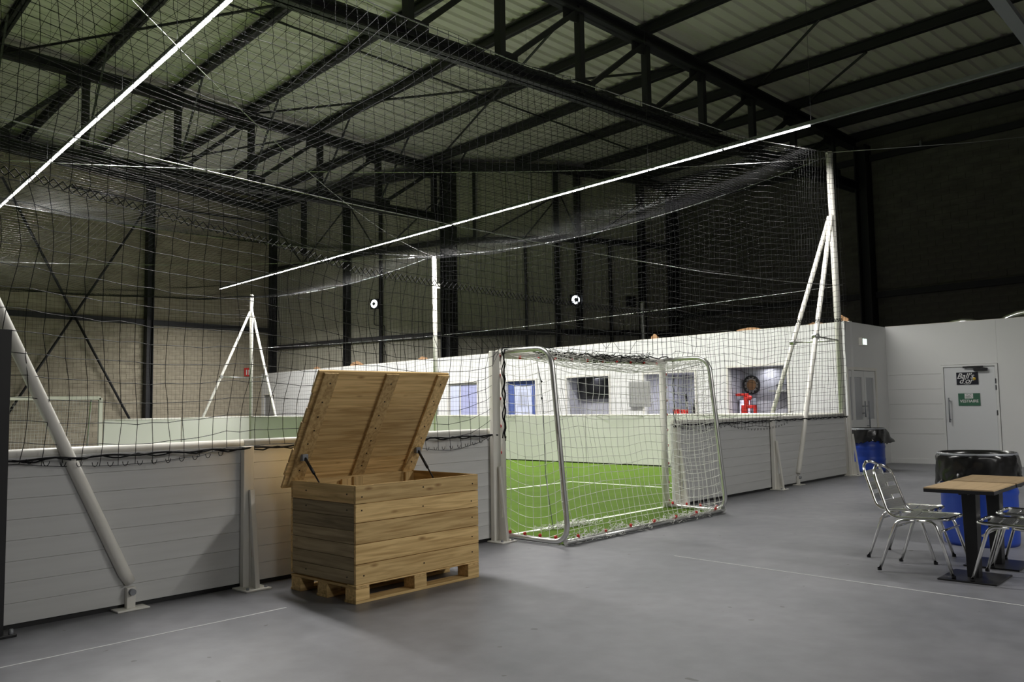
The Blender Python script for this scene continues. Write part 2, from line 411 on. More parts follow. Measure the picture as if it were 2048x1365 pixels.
# right block wall runs from the end of the cladding towards the viewer
kr = (29.81, 12.31, 0)
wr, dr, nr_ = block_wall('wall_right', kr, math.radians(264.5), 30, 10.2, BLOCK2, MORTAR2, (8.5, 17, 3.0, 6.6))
for s in (8.1, 20):
    A = dr*s+nr_*.2
    obj('wall_column', MB().ibeam(A, A+Vector((0, 0, 9.9)), .5, .4, .1, up=dr), STEEL, wr)
for z in (4.82, 9.46):
    obj('wall_rail', MB().beam(nr_*.1+Vector((0, 0, z)), dr*30+nr_*.1+Vector((0, 0, z)), .12, .2), STEEL, wr)
for s_ in (10, 13.5, 18):
    obj('cable_clip', MB().box(-.03, .03, -.03, .03, -.12, .04), GREY, wr, loc=dr*s_+nr_*.18+Vector((0, 0, 9.6)))
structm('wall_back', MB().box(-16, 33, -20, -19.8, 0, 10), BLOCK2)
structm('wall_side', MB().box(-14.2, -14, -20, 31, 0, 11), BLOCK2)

# ============================================================ ROOF
ceil = struct('ceiling', (8, 5, 9)); co_ = Vector((-8, -5, -9))
def rz(a): return 9.95-.048*(a-5) if a > 4.2 else 9.99-.048*(4.2-a)
# ribbed roof sheets, ribs run down the slope
verts = []; faces = []
xs = [-12, 4.2, 26.5]
bs = []; b = -16.0
while b < 28.5:
    bs += [(b, 0), (b+.13, 0), (b+.165, .055), (b+.285, .055)]; b += .32
vz = np.array([[tuple(Q(a, bb, rz(a)+.12+dz)+co_) for a in xs] for bb, dz in bs]).reshape(-1, 3)
n_ = len(bs); fq = []
for i in range(n_-1):
    for j in range(2): fq.append((i*3+j, i*3+j+1, (i+1)*3+j+1, (i+1)*3+j))
npmesh('roof_sheet', vz, np.array(fq), ROOF, ceil)
obj('roof_deck', MB().prism([Q(-12, -16, rz(-12)+.3)+co_, Q(4.2, -16, rz(4.2)+.3)+co_, Q(26.5, -16, rz(26.5)+.3)+co_, Q(26.5, -16, rz(26.5)+.45)+co_, Q(4.2, -16, rz(4.2)+.45)+co_, Q(-12, -16, rz(-12)+.45)+co_], Q(0, 28.5, 0)-Q(0, -16, 0)), STEEL, ceil)
purl = [-10+2.07*k for k in range(8)]+[6.55, 8.6, 10.62, 12.68, 14.76, 16.8, 18.85, 20.85, 22.9, 24.3]
for a in purl:
    b1 = 27.0 if a < 15 else {16.8: 16.4, 18.85: 14.1, 20.85: 12.9, 22.9: 12.2, 24.3: 12.0}[a]
    obj('purlin', MB().ibeam(Q(a, -15, rz(a)-.03)+co_, Q(a, b1, rz(a)-.03)+co_, .17, .27, .1), STEEL, ceil)
for bb in (10.6, -.3):      # sag rods between purlins, mid bay
    for k in range(len(purl)-1):
        if purl[k] > 2 and not (bb > 0 and purl[k+1] > 21): obj('sag_rod', MB().tube([Q(purl[k], bb, rz(purl[k])-.05)+co_, Q(purl[k+1], bb, rz(purl[k+1])-.05)+co_], .03, 5), STEEL, ceil)
def rod(p, q, r=.035):
    obj('roof_brace', MB().tube([Q(*p)+co_, Q(*q)+co_], r, 6), STEEL, ceil)
rod((10.6, 15.8, 9.5), (16.8, 5.5, 9.2)); rod((16.9, 15.8, 9.3), (12.7, 5.5, 9.4)); rod((4.6, 15.8, 9.6), (10.6, 5.5, 9.5))
rod((18.85, 5.2, 9.1), (16.8, 2.4, 9.25)); rod((20.85, 5.2, 9.0), (18.85, 2.4, 9.1))
rod((12.7, 16, 9.4), (8.6, 26.5, 9.6)); rod((8.6, 16, 9.6), (12.7, 26.5, 9.4))

def truss(label, Y, nodes, a_end):
    zb = 7.5; A0 = nodes[0]
    t = thing('roof_truss', label, 'truss', tuple(Q(nodes[len(nodes)//2], Y, zb))); o_ = -Q(nodes[len(nodes)//2], Y, zb)
    zt = lambda a: rz(a)-.28
    obj('bottom_chord', MB().ibeam(Q(A0, Y, zb)+o_, Q(a_end, Y, zb)+o_, .3, .3, .14), STEEL, t)
    if A0 < 4.2:
        obj('top_chord', MB().ibeam(Q(A0, Y, zt(A0))+o_, Q(4.2, Y, zt(4.2))+o_, .3, .3, .14), STEEL, t)
    obj('top_chord', MB().ibeam(Q(max(A0, 4.2), Y, zt(max(A0, 4.2)))+o_, Q(a_end, Y, zt(a_end))+o_, .3, .32, .14), STEEL, t)
    for i, a in enumerate(nodes):
        obj('web_post', MB().beam(Q(a, Y, zb)+o_, Q(a, Y, zt(a))+o_, .17, .17), STEEL, t)
        obj('gusset_plate', MB().beam(Q(a-.02, Y, zb+.23)+o_, Q(a+.42, Y, zb+.23)+o_, .03, .28), STEEL, t)
        obj('gusset_plate', MB().beam(Q(a-.45, Y, zt(a)-.23)+o_, Q(a+.1, Y, zt(a)-.23)+o_, .03, .26), STEEL, t)
        if i+1 < len(nodes): obj('web_diagonal', MB().beam(Q(a, Y, zb+.05)+o_, Q(nodes[i+1], Y, zt(nodes[i+1])-.05)+o_, .12, .12), STEEL, t)
        if Y > 10: obj('fly_brace', MB().beam(Q(a, Y, zb+.1)+o_, Q(a, Y-1.7, rz(a)-.1)+o_, .05, .05), STEEL, t)
    return t
N1 = [-6.2, -4.1, -2, .1, 2.3, 4.4, 6.45, 8.5, 10.54, 12.66, 14.74, 16.77, 18.86, 20.81, 22.9]
N2 = [-6.2, -4.1, -2, .1, 2.3, 4.35, 6.38, 8.61, 10.63, 12.76, 14.78, 16.91]
truss('dark steel roof truss crossing the top middle, nearest of the two', 5.35, N1, 24.3)
truss('dark steel roof truss at upper left, farther one ending at the thick column', 15.95, N2, 17.5)

# ============================================================ WHITE PARTITION BUILDING
PA = Vector((16.87, .43, 0)); paz = math.radians(83.145); pd = Vector((math.cos(paz), math.sin(paz), 0)); pn = Vector((-pd.y, pd.x, 0))
if pn.dot(Vector((8, 8, 0))-PA) < 0: pn = -pn
part = struct('wall_partition', PA)
def pp(t, dep, z): return pd*t+pn*dep+Vector((0, 0, z))     # dep>0 towards the pitch
def pbox(mb, t0, t1, d0, d1, z0, z1):
    vs = [pp(t0, d0, z0), pp(t1, d0, z0), pp(t1, d1, z0), pp(t0, d1, z0), pp(t0, d0, z1), pp(t1, d0, z1), pp(t1, d1, z1), pp(t0, d1, z1)]
    return mb.add(vs, [(0, 3, 2, 1), (4, 5, 6, 7), (0, 1, 5, 4), (1, 2, 6, 5), (2, 3, 7, 6), (3, 0, 4, 7)])
OP = [(1.42, 2.88, 0, 2.1), (3.81, 5.34, 1.0, 2.05), (6.51, 8.05, .85, 2.06), (9.31, 10.59, 0, 2.04), (11.95, 13.43, 0, 2.06), (26.09, 27.11, 0, 1.96)]
H = 2.9; T0 = 0.0
cur = T0
def wallseg(t0, t1, z0, z1):
    # sandwich panels about 1.1 m wide with a fine joint
    k = max(1, round((t1-t0)/1.15)); wd = (t1-t0)/k
    for j in range(k):
        obj('wall_panel', pbox(MB(), t0+j*wd+.002, t0+(j+1)*wd-.002, -.1, 0, z0, z1), WHITEWALL, part)
for (a, b, z0, z1) in OP:
    wallseg(cur, a, 0, H); wallseg(a, b, z1, H)
    if z0 > 0: wallseg(a, b, 0, z0)
    cur = b
wallseg(cur, 28.0, 0, H)
for z in (1.75,):      # faint horizontal joint line
    obj('joint_strip', pbox(MB(), 13.5, 26.0, 0, .004, z, z+.012), BOARD, part)
# rooms behind the openings: back, ceiling, sides
for (a, b, z0, z1), dpt, m_ in zip(OP, (.42, 1.5, .36, .4, .4, .3), (LILAC, LILAC, LILAC, LILAC, LILAC, GREYP)):
    mb = MB(); pbox(mb, a-.02, b+.02, -.1-dpt-.05, -.1-dpt, 0, z1+.05); pbox(mb, a-.06, a, -.1-dpt, -.1, 0, z1+.05); pbox(mb, b, b+.06, -.1-dpt, -.1, 0, z1+.05)
    pbox(mb, a-.05, b+.05, -.1-dpt, -.1, z1+.001, z1+.06)
    if z0 > 0: pbox(mb, a, b, -.1-dpt, -.1, z0-.06, z0)
    obj('recess_lining', mb, m_, part)
    fr = MB(); w_ = .05
    pbox(fr, a-w_, a, 0, .025, z0, z1+w_); pbox(fr, b, b+w_, 0, .025, z0, z1+w_); pbox(fr, a, b, 0, .025, z1, z1+w_)
    obj('opening_frame', fr, WHITE, part)
    if dpt in (.42, 1.5, .36):
        lp = bpy.data.lights.new('recess_fill', 'AREA'); lp.shape = 'RECTANGLE'; lp.size = .3; lp.size_y = .15; lp.energy = 16 if dpt > 1 else 5; lp.color = (.95, .96, 1)  # fill light added inside the opening to brighten the recess, no visible lamp
        lo = bpy.data.objects.new('recess_fill', lp); COL.objects.link(lo); lo.location = PA+pp((a+b)/2, -.1-dpt*.45, z1-.03)
# grey coping along the top
obj('top_edge', pbox(MB(), 0, 28, -.1, .001, H, H+.012), WHITE, part)

def pthing(name, label, cat, t, dep, z, group=None):
    o = thing(name, label, cat, PA+pp(t, dep, z), 0, group); return o
def prel(mb, t0, t1, d0, d1, z0, z1): return pbox(mb, t0, t1, d0, d1, z0, z1)
# blue door with white poster
o = struct('door_1', PA+pp(9.95, -.08, 0)); 
fr = MB(); prel(fr, -.63, -.42, -.03, .03, 0, 2.03); prel(fr, .36, .63, -.03, .03, 0, 2.03); prel(fr, -.42, .36, -.03, .03, 1.92, 2.03); prel(fr, -.42, .36, -.03, .03, 0, .1)
obj('door_frame', fr, BLUEP, o); obj('door_glass', prel(MB(), -.42, .36, -.01, .01, .1, 1.92), PANE, o)
ps = obj('notice_sheet', prel(MB(), -.18, .2, .012, .016, 1.32, 1.72), mat('notice_blue', (.45, .48, .62), .6), o)
obj('notice_sheet', prel(MB(), -.25, .02, .012, .016, .95, 1.16), mat('notice_blue', (.45, .48, .62), .6), o)
# pale blue glazed window
o = struct('window_1', PA+pp(12.69, -.05, 0))
fr = MB()
for a_, b_ in ((-.74, -.70), (.70, .74), (.15, .19)): prel(fr, a_, b_, -.03, .03, 0, 2.05)
prel(fr, -.7, .7, -.03, .03, 2.0, 2.05)
obj('window_frame', fr, WHITE, o)
obj('window_pane', prel(MB(), -.7, .15, -.01, .01, 0, 2.0), mat('lilac_glass', (.42, .44, .68), .2), o)
obj('window_pane', prel(MB(), .19, .7, -.01, .01, 0, 2.0), PANE, o)
# far grey door
o = struct('door_2', PA+pp(26.6, -.06, 0)); obj('door_leaf', prel(MB(), -.48, .48, -.02, .02, 0, 1.94), GREYP, o); obj('door_handle', prel(MB(), -.4, -.3, .02, .05, 1.0, 1.03), BLACK, o)
# TV screen in the dark opening
o = pthing('wall_screen', 'flat black screen in the grey opening left of the grey board', 'screen', 7.35, -.38, 1.745)
obj('screen_panel', prel(MB(), -.58, .6, -.03, .02, -.24, .27), DGREY, o); obj('screen_bezel', prel(MB(), -.6, .62, -.05, .01, -.26, .29), BLACKP, o)
# grey board fixed to the wall
o = obj('wall_board', prel(MB(), -.34, .34, 0, .05, -.31, .31), GREYP, None, loc=PA+pp(5.46, .01, 1.57), bevel=.01); tag(o, 'blank light grey square board on white wall beside the bar opening', 'board')
# bar counter, bottles, taps
o = pthing('bar_counter', 'pale bar counter ledge under the serving opening', 'counter', 4.58, 0, 1.0)
obj('counter_top', prel(MB(), -.78, .85, -.5, .2, .0, .05), WHITE, o)
for q in range(4):
    o = pthing('cup_hook', 'small brass hook at the back of the bar, %s of four' % ['leftmost', 'second from left', 'third from left', 'rightmost'][q], 'hook', 4.75-.13*q+.1, -1.55, 1.83, 'brass hooks in the bar')
    obj('hook', MB().tube([(0, 0, 0), (-.03, 0, -.03), (-.03, 0, -.09)], .02, 6), mat('brass', (.5, .25, .06), .4, .6), o)
o = pthing('beer_tap', 'chrome tap standing on the bar counter beside the right goal post', 'tap', 4.2, -.2, 1.05)
obj('tap_body', MB().lathe([(0, 0), (.06, 0), (.05, .02), (.03, .04), (.03, .3), (.04, .32), (0, .34)]), CHROME, o)
obj('tap_handle', MB().beam((-.03, 0, .34), (-.06, 0, .5), .03, .03), BLACKP, o)
o = pthing('bar_bottle', 'dark bottle standing at the right end of the bar', 'bottle', 3.95, -.15, 1.05)
obj('bottle_body', MB().lathe([(0, 0), (.05, 0), (.05, .2), (.02, .28), (.02, .36), (0, .36)]), BLACKP, o)
for q, (t_, l_) in enumerate(((4.35, 'red boxed item on the bar counter, nearer the wall board'), (4.12, 'red boxed item on the bar counter, nearer the bottle'))):
    o = obj('red_carton', prel(MB(), -.07, .07, -.05, .05, 0, .14), RED, None, loc=PA+pp(t_, .02, 1.05), bevel=.008); tag(o, l_, 'carton')
# alcove with clock, red chair, fridge glow
o = pthing('wall_clock', 'round wooden wall clock with dark rim in the right-hand alcove', 'clock', 2.62, -.50, 1.72)
def ring(mb, r0, r1, th_, n=32):
    prof = [(r0, 0), (r1, 0), (r1, th_), (r0, th_), (r0, 0)]
    vs = []; fs = []
    for k in range(n):
        t = 2*math.pi*k/n
        for r, h in prof[:4]: vs.append(pp(r*math.cos(t), h, r*math.sin(t)))
    for k in range(n):
        for j in range(4): a = k*4+j; b = k*4+(j+1) % 4; c = ((k+1) % n)*4+(j+1) % 4; d = ((k+1) % n)*4+j; fs.append((a, b, c, d))
    return mb.add(vs, fs)
obj('clock_rim', ring(MB(), .185, .215, .04), BLACKP, o); obj('clock_face', ring(MB(), .0, .185, .015), mat('clock_grey', (.33, .32, .32), .7), o)
obj('clock_centre', ring(MB(), .0, .12, .03), mat('clock_wood', (.20, .11, .05), .6), o)
for k in range(12):
    t = k*math.pi/6; obj('clock_mark', MB().beam(pp(.15*math.cos(t), .035, .15*math.sin(t)), pp(.185*math.cos(t), .035, .185*math.sin(t)), .03, .02, up=(0, 0, 1)), BLACKP, o)
o = pthing('red_sculpture', 'bright red seated-figure cut-out standing in the right-hand alcove', 'sculpture', 2.60, -.2, 0)
rb = MB(); prel(rb, -.02, .24, -.03, .03, 1.47, 1.53); prel(rb, -.07, .03, -.03, .03, 1.2, 1.53); prel(rb, -.27, .03, -.03, .03, 1.2, 1.27); prel(rb, -.27, -.21, -.03, .03, 0, 1.27); prel(rb, -.04, .1, -.03, .03, 0, 1.27)
obj('figure_body', rb, RED, o, bevel=.008); obj('figure_head', MB().lathe([(0, -.06), (.05, -.04), (.06, 0), (.05, .04), (0, .06)], c=tuple(pp(-.1, 0, 1.43)), n=12), RED, o)
o = pthing('drinks_fridge', 'small lit drinks fridge at the left of the right-hand alcove', 'fridge', 2.68, -.42, 0)
obj('fridge_case', prel(MB(), -.16, .17, -.09, .12, 0, 1.42), mat('fridge_case', (.35, .36, .42), .4), o, bevel=.01)
obj('fridge_window', prel(MB(), -.12, .13, .121, .126, 1.05, 1.38), mat('fridge_glow', (.8, .8, 1), .3, emit=((.8, .82, 1), 1.0)), o)
o = pthing('wall_shelf', 'dark grey shelf box in the right-hand alcove beside the clock', 'shelf', 1.85, -.36, 1.55)
obj('shelf_board', prel(MB(), -.3, .2, -.15, .1, 0, .04), GREYP, o); obj('shelf_box', prel(MB(), -.3, .02, -.15, .08, .041, .16), mat('shelf_grey', (.16, .16, .18), .6), o)
# foam scraps on top of the wall
for t_, w_, h_, l_ in ((.18, .28, .18, 'orange foam scrap on the wall top beside the white corner pole'), (.75, .3, .05, 'flat orange foam strip on the wall top near the white corner pole'), (1.75+.6, .6, .06, 'low orange foam strip on the wall top above the clock alcove'),
                       (5.0, .2, .12, 'small orange foam lump on the wall top above the bar'), (14.9, .5, .1, 'orange foam scrap on the wall top above the box lid'), (19.2, .9, .16, 'pale plastic and foam debris on the wall top behind the box lid'), (22.3, .5, .12, 'foam offcut on the wall top toward the far corner')):
    mb = MB(); ks = 7
    vs = []; fs = []
    for i in range(ks):
        f_ = i/(ks-1); hh = h_*(.35+.65*math.sin(f_*math.pi))*random.uniform(.7, 1.1)
        vs += [pp(f_*w_-w_/2, -.07, 0), pp(f_*w_-w_/2, -.02, 0), pp(f_*w_-w_/2, -.02, hh), pp(f_*w_-w_/2, -.07, hh*.8)]
    for i in range(ks-1):
        for j in range(4): fs.append((i*4+j, i*4+(j+1) % 4, (i+1)*4+(j+1) % 4, (i+1)*4+j))
    fs += [(0, 3, 2, 1), ((ks-1)*4, (ks-1)*4+1, (ks-1)*4+2, (ks-1)*4+3)]
    mb.add(vs, fs); o = obj('foam_scrap', mb, FOAM, None, loc=PA+pp(t_, 0, H+.012)); tag(o, l_, 'scrap')

# recess wall with the glazed double door
rec = struct('wall_recess', (17, .43, 0))
def rbox(mb, x0, x1, z0, z1, y0=.43, y1=.55): return mb.box(x0-17, x1-17, y0-.43, y1-.43, z0, z1)
obj('wall_panel', rbox(MB(), 18.22, 18.95, 0, 2.9), WHITEWALL, rec)
obj('wall_panel', rbox(MB(), 16.87, 18.22, 2.0, 2.9), WHITEWALL, rec)
obj('wall_panel', rbox(MB(), 16.6, 16.62, 0, 2.9), WHITEWALL, rec); obj('wall_panel', rbox(MB(), 16.62, 16.87, 2.0, 2.9), WHITEWALL, rec)
d3 = struct('door_3', (17.4, .47, 0))
obj('door_frame', MB().box(-.78, -.72, -.05, .05, 0, 2.0).box(.76, .82, -.05, .05, 0, 2.0).box(-.72, .76, -.05, .05, 1.94, 2.0), WHITE, d3)
for x0, x1, hx in ((-.71, .125, -.02), (.135, .75, .19)):
    lf = obj('door_leaf', MB().box(x0, x0+.1, -.03, .03, .02, 1.93).box(x1-.1, x1, -.03, .03, .02, 1.93).box(x0+.1, x1-.1, -.03, .03, 1.8, 1.93).box(x0+.1, x1-.1, -.03, .03, .02, .95), WHITEWALL, d3)
    obj('glass_pane', MB().box(x0+.1, x1-.1, -.008, .008, .95, 1.8), mat('frosted_glass', (.40, .41, .43), .25), lf)
    obj('pull_handle', MB().tube([(hx, -.09, .72 if hx > 0 else 1.0), (hx, -.09, 1.32)], .014, 8).tube([(hx, -.03, 1.22), (hx, -.09, 1.22)], .01, 6).tube([(hx, -.03, .82 if hx > 0 else 1.08), (hx, -.09, .82 if hx > 0 else 1.08)], .01, 6), GREY, lf)
obj('recess_backing', rbox(MB(), 17.05, 18.3, 0, 2.1, 1.1, 1.15), LILAC, rec)
# wall with the changing-room door, running towards the viewer
went = struct('wall_entrance', (18.87, -1, 0))
def ebox(mb, y0, y1, z0, z1, x0=18.87, x1=18.99): return mb.box(x0-18.87, x1-18.87, y0+1, y1+1, z0, z1)
DY0, DY1, DZ = -1.64, -.69, 1.985
def epan(y0, y1, z0, z1):
    k = max(1, round((z1-z0)/.24)) if False else 1
    obj('wall_panel', ebox(MB(), y0, y1, z0, z1), WHITEWALL, went)
for z0, z1 in ((0, .62), (.62, .93), (.93, 1.24), (1.24, 1.55), (1.55, 1.86), (1.86, 2.9)):
    obj('wall_panel', ebox(MB(), DY1+.05, .43, z0+.002, z1-.002), WHITEWALL, went)
epan(DY0-.05, DY1+.05, DZ+.05, 2.9)
for j in range(9): epan(DY0-.05-1.15*(j+1)+.002, DY0-.05-1.15*j-.002, 0, 2.9)
obj('baseboard', ebox(MB(), DY1+.06, .43, 0, .1, 18.855, 18.87), WHITEWALL, went)
obj('top_edge', ebox(MB(), -12, .43, 2.9, 2.912), WHITE, went)
d4 = struct('door_4', (18.87, -1.165, 0))
obj('door_frame', MB().box(-.02, .06, -.52, -.475, 0, 2.03).box(-.02, .06, .475, .52, 0, 2.03).box(-.02, .06, -.475, .475, 1.985, 2.03), WHITEWALL, d4)
obj('door_leaf', MB().box(.0, .045, -.47, .47, .01, 1.98), mat('door_white', (.68, .69, .70), .5), d4, bevel=.003)
for z_ in (1.68, 1.55, 1.05):
    obj('hinge', MB().box(-.02, .0, -.49, -.465, z_-.05, z_+.05), GREY, d4)
obj('pull_handle', MB().tube([(-.07, .385, .86), (-.07, .385, 1.36)], .014, 10).tube([(0, .385, .92), (-.07, .385, .92)], .01, 8).tube([(0, .385, 1.3), (-.07, .385, 1.3)], .01, 8), GREY, d4)
obj('door_closer', MB().box(-.06, 0, -.34, -.1, 1.89, 1.95).box(-.05, -.03, -.27, .1, 1.955, 1.99), BLACKP, d4)
def text(name, s, size, m, parent, loc, shear=0, ext=.0008, bold=0):
    c = bpy.data.curves.new(name, 'FONT'); c.body = s; c.size = size; c.align_x = 'CENTER'; c.align_y = 'CENTER'; c.shear = shear; c.extrude = ext; c.offset = bold
    t = bpy.data.objects.new(name, c); COL.objects.link(t)
    dg = bpy.context.evaluated_depsgraph_get(); me = bpy.data.meshes.new_from_object(t.evaluated_get(dg)); me.materials.clear(); me.materials.append(m)
    bpy.data.objects.remove(t)
    o = link(name, me, parent); o.location = loc
    # face -X : local x -> -Y, local y -> Z
    o.rotation_euler = (math.pi/2, 0, -math.pi/2)
    return o
TXT = mat('white_print', (.75, .75, .74), .6)
sg = thing('door_sign', 'black door sign with white script lettering and a small yellow ball', 'sign', (18.862, -1.13, 1.745))
obj('sign_plate', MB().box(-.004, .004, -.2, .2, -.125, .125), mat('sign_black', (.01, .01, .02), .4), sg)
text('lettering', "Ball's", .155, TXT, sg, (-.006, .04, .045), .4, bold=.0015); text('lettering', "d'or", .155, TXT, sg, (-.006, .03, -.05), .4, bold=.0015)
obj('ball_icon', MB().lathe([(.0, 0), (.03, 0), (.03, .002), (0, .002)], n=16), mat('ball_yellow', (.6, .4, .04), .5), sg, loc=(-.006, -.13, -.01)).rotation_euler = (0, -math.pi/2, 0)
obj('flourish', MB().tube([(-.006, .07, -.1), (-.006, .03, -.112), (-.006, -.02, -.11), (-.006, -.06, -.098)], .004, 6), TXT, sg)
sg = thing('door_sign', 'green door sign reading VESTIAIRE in white capitals with white square', 'sign', (18.862, -1.145, 1.32))
obj('sign_plate', MB().box(-.004, .004, -.2, .2, -.125, .125), GREENS, sg)
text('lettering', 'VESTIAIRE', .077, TXT, sg, (-.006, 0, -.035), bold=.001)
obj('logo_patch', MB().box(-.006, -.004, -.075, .08, .02, .118), TXT, sg)
LG = mat('logo_grey', (.2, .2, .2), .6)
obj('logo_mark', MB().tube([(-.008, .05, .09), (-.008, .03, .1), (-.008, .0, .085), (-.008, -.03, .1), (-.008, -.05, .09)], .004, 5), LG, sg)
obj('logo_mark', MB().tube([(-.008, .04+.022*math.cos(t/8*6.28), .05+.016*math.sin(t/8*6.28)) for t in range(8)], .004, 5, closed=True).tube([(-.008, -.005+.018*math.cos(t/8*6.28), .05+.016*math.sin(t/8*6.28)) for t in range(8)], .004, 5, closed=True).tube([(-.008, -.03, .06), (-.008, -.05, .04), (-.008, -.06, .06)], .004, 5), LG, sg)
sg = thing('exit_sign', 'small green lit emergency exit sign above the glazed double door', 'sign', (17.45, .40, 2.52))
obj('sign_case', MB().box(-.14, .14, -.04, .03, -.08, .08), WHITE, sg, bevel=.01)
obj('pictogram', MB().box(-.10, -.01, -.044, -.04, -.06, .06), GREENL, sg); obj('pictogram', MB().box(.015, .11, -.044, -.04, -.06, .06), GREENL, sg)
# flexible ducts peeking over the wall
for y_, w_, h_, l_ in ((-1.0, .5, .12, 'silver flexible duct loop above the changing-room door'), (-2.2, .6, .2, 'silver flexible duct loop at the right picture edge above the wall')):
    pts = [(19.25, y_+w_*(t-.5)*2.2, 2.78+h_*1.2*math.sin(t*math.pi)) for t in [i/14 for i in range(15)]]
    mb = MB(); rr = [.07+.008*(i % 2) for i in range(len(pts))]
    o_ = (19.25, y_, 2.78); mb.tube([(p[0]-o_[0], p[1]-o_[1], p[2]-o_[2]) for p in pts], rr, 12)
    o = obj('flexible_duct', mb, CHROME, None, loc=o_); tag(o, l_, 'duct')
structm('trim_1', MB().box(18.99, 29.0, -12, .43, 2.55, 2.7), WHITE)      # ceiling of the rooms behind

# ============================================================ LAMPS AND PIPES ON THE CLADDING WALL
def onwall(i, s, z, dep=.05):
    a, b = GV[i], GV[i+1]; d, n, L = nrm(a, b); return Vector((*a, 0))+d*s+n*dep+Vector((0, 0, z)), d, n
for (i, s, z, l_, lit) in ((1, 1.42, 5.49, 'square ring lamp glowing on the cladding left of the thick column', 1), (3, .6, 5.29, 'square ring lamp glowing on the cladding right of the thick column', 1), (3, 3.0, 5.3, 'unlit round ring lamp on the dark cladding beside the silver pipe', 0)):
    P, d, n = onwall(i, s, z, .14); o = thing('ring_lamp', l_, 'lamp', P)
    def R3(u, dd, v): return d*u+n*dd+Vector((0, 0, v))
    mb = MB(); h = .2
    vs = [R3(-h, -.1, -h), R3(h, -.1, -h), R3(h, -.1, h), R3(-h, -.1, h), R3(-h, 0, -h), R3(h, 0, -h), R3(h, 0, h), R3(-h, 0, h)]
    mb.add(vs, [(0, 3, 2, 1), (4, 5, 6, 7), (0, 1, 5, 4), (1, 2, 6, 5), (2, 3, 7, 6), (3, 0, 4, 7)]); 
    obj('lamp_housing', mb, BLACKP, o, bevel=.01)
    mb = MB(); vs = []; fs = []; K = 28
    for k in range(K):
        t = 2*math.pi*k/K; vs += [R3(.165*math.cos(t), .012, .165*math.sin(t)), R3(.075*math.cos(t), .03, .075*math.sin(t))]
    for k in range(K): fs.append((2*k, 2*k+1, 2*((k+1) % K)+1, 2*((k+1) % K)))
    mb.add(vs, fs, True); obj('lamp_ring', mb, EMITP if lit else BLACK, o)
    mb = MB(); mb.add([R3(.075*math.cos(2*math.pi*k/16), .031, .075*math.sin(2*math.pi*k/16)) for k in range(16)], [tuple(range(16))]); obj('lamp_hub', mb, GREY, o)
    if i == 1:
        obj('lamp_cable', MB().tube(bend([R3(0, -.05, -.2), R3(-.05, -.05, -.5), R3(-.05, -.05, -.85), R3(.5, -.05, -.9), R3(.5, -.05, -2.5)], .1), .018, 6), BLACKP, o)
P, d, n = onwall(3, 3.4, 2.9, .3); o = thing('vent_pipe', 'silver spiral vent pipe standing behind the white wall', 'pipe', P)
obj('pipe_body', MB().tube([(0, 0, -.3+.1*i) for i in range(28)], [.11+(.007 if i % 2 else 0) for i in range(28)], 16), ALU, o)
obj('pipe_hanger', MB().tube([(0, 0, 2.3), (0, 0, 7.2)], .012, 5), STEEL, o)
P = Vector((20.76, 27.7, 0))+dl*1.38+nl*.06+Vector((0, 0, 2.97)); o = thing('fire_sign', 'small red fire-point sign on the block wall by the far corner pole', 'sign', P)
mb = MB(); mb.prism([dl*-.16+Vector((0, 0, -.18)), dl*.16+Vector((0, 0, -.18)), dl*.16+Vector((0, 0, .18)), dl*-.16+Vector((0, 0, .18))], nl*.02); obj('sign_plate', mb, RED, o)
mb = MB()
for u in (-.07, .05): mb.prism([dl*(u-.025)+nl*.021+Vector((0, 0, -.12)), dl*(u+.025)+nl*.021+Vector((0, 0, -.12)), dl*(u+.025)+nl*.021+Vector((0, 0, .1)), dl*(u-.025)+nl*.021+Vector((0, 0, .1))], nl*.004)
obj('pictogram', mb, TXT, o)

# ============================================================ LED LINES
def led_line(label, a, b, ext=0, tw=.034):
    A = Vector((*a, LED_Z)); B = Vector((*b, LED_Z)); d = (B-A).normalized(); L = (B-A).length
    t = thing('led_light_line', label, 'light', tuple(A)); n = 14
    obj('housing', MB().beam(Vector((0, 0, .03))-d*ext, d*L+Vector((0, 0, .03)), .06, .06), GREY, t)
    for k in range(n):
        obj('light_tube', MB().beam(d*(L*k/n+.02)+Vector((0, 0, -.018)), d*(L*(k+1)/n-.02)+Vector((0, 0, -.014)), tw, .02), EMIT, t)
    for k in range(0, n+1, 2):
        p = d*(L*k/n); obj('hanger', MB().tube([p+Vector((0, 0, .06)), p+Vector((0, 0, 4.2))], .003, 4), STEEL, t)
    return t
led_line('long glowing light line hanging above the middle and right of the pitch', *LED1, ext=9, tw=.024)
led_line('long glowing light line hanging above the left of the pitch, upper left', *LED2)
t = thing('cable_tray', 'grey suspended tray crossing the upper right corner', 'tray', (13.2, -3.62, 6.2))
obj('tray_body', MB().box(-5, 5, -.08, .08, -.04, .04), GREY, t)
for x in (-4, 0, 4): obj('hanger', MB().tube([(x, 0, .04), (x, 0, 4)], .006, 4), CABLE, t)

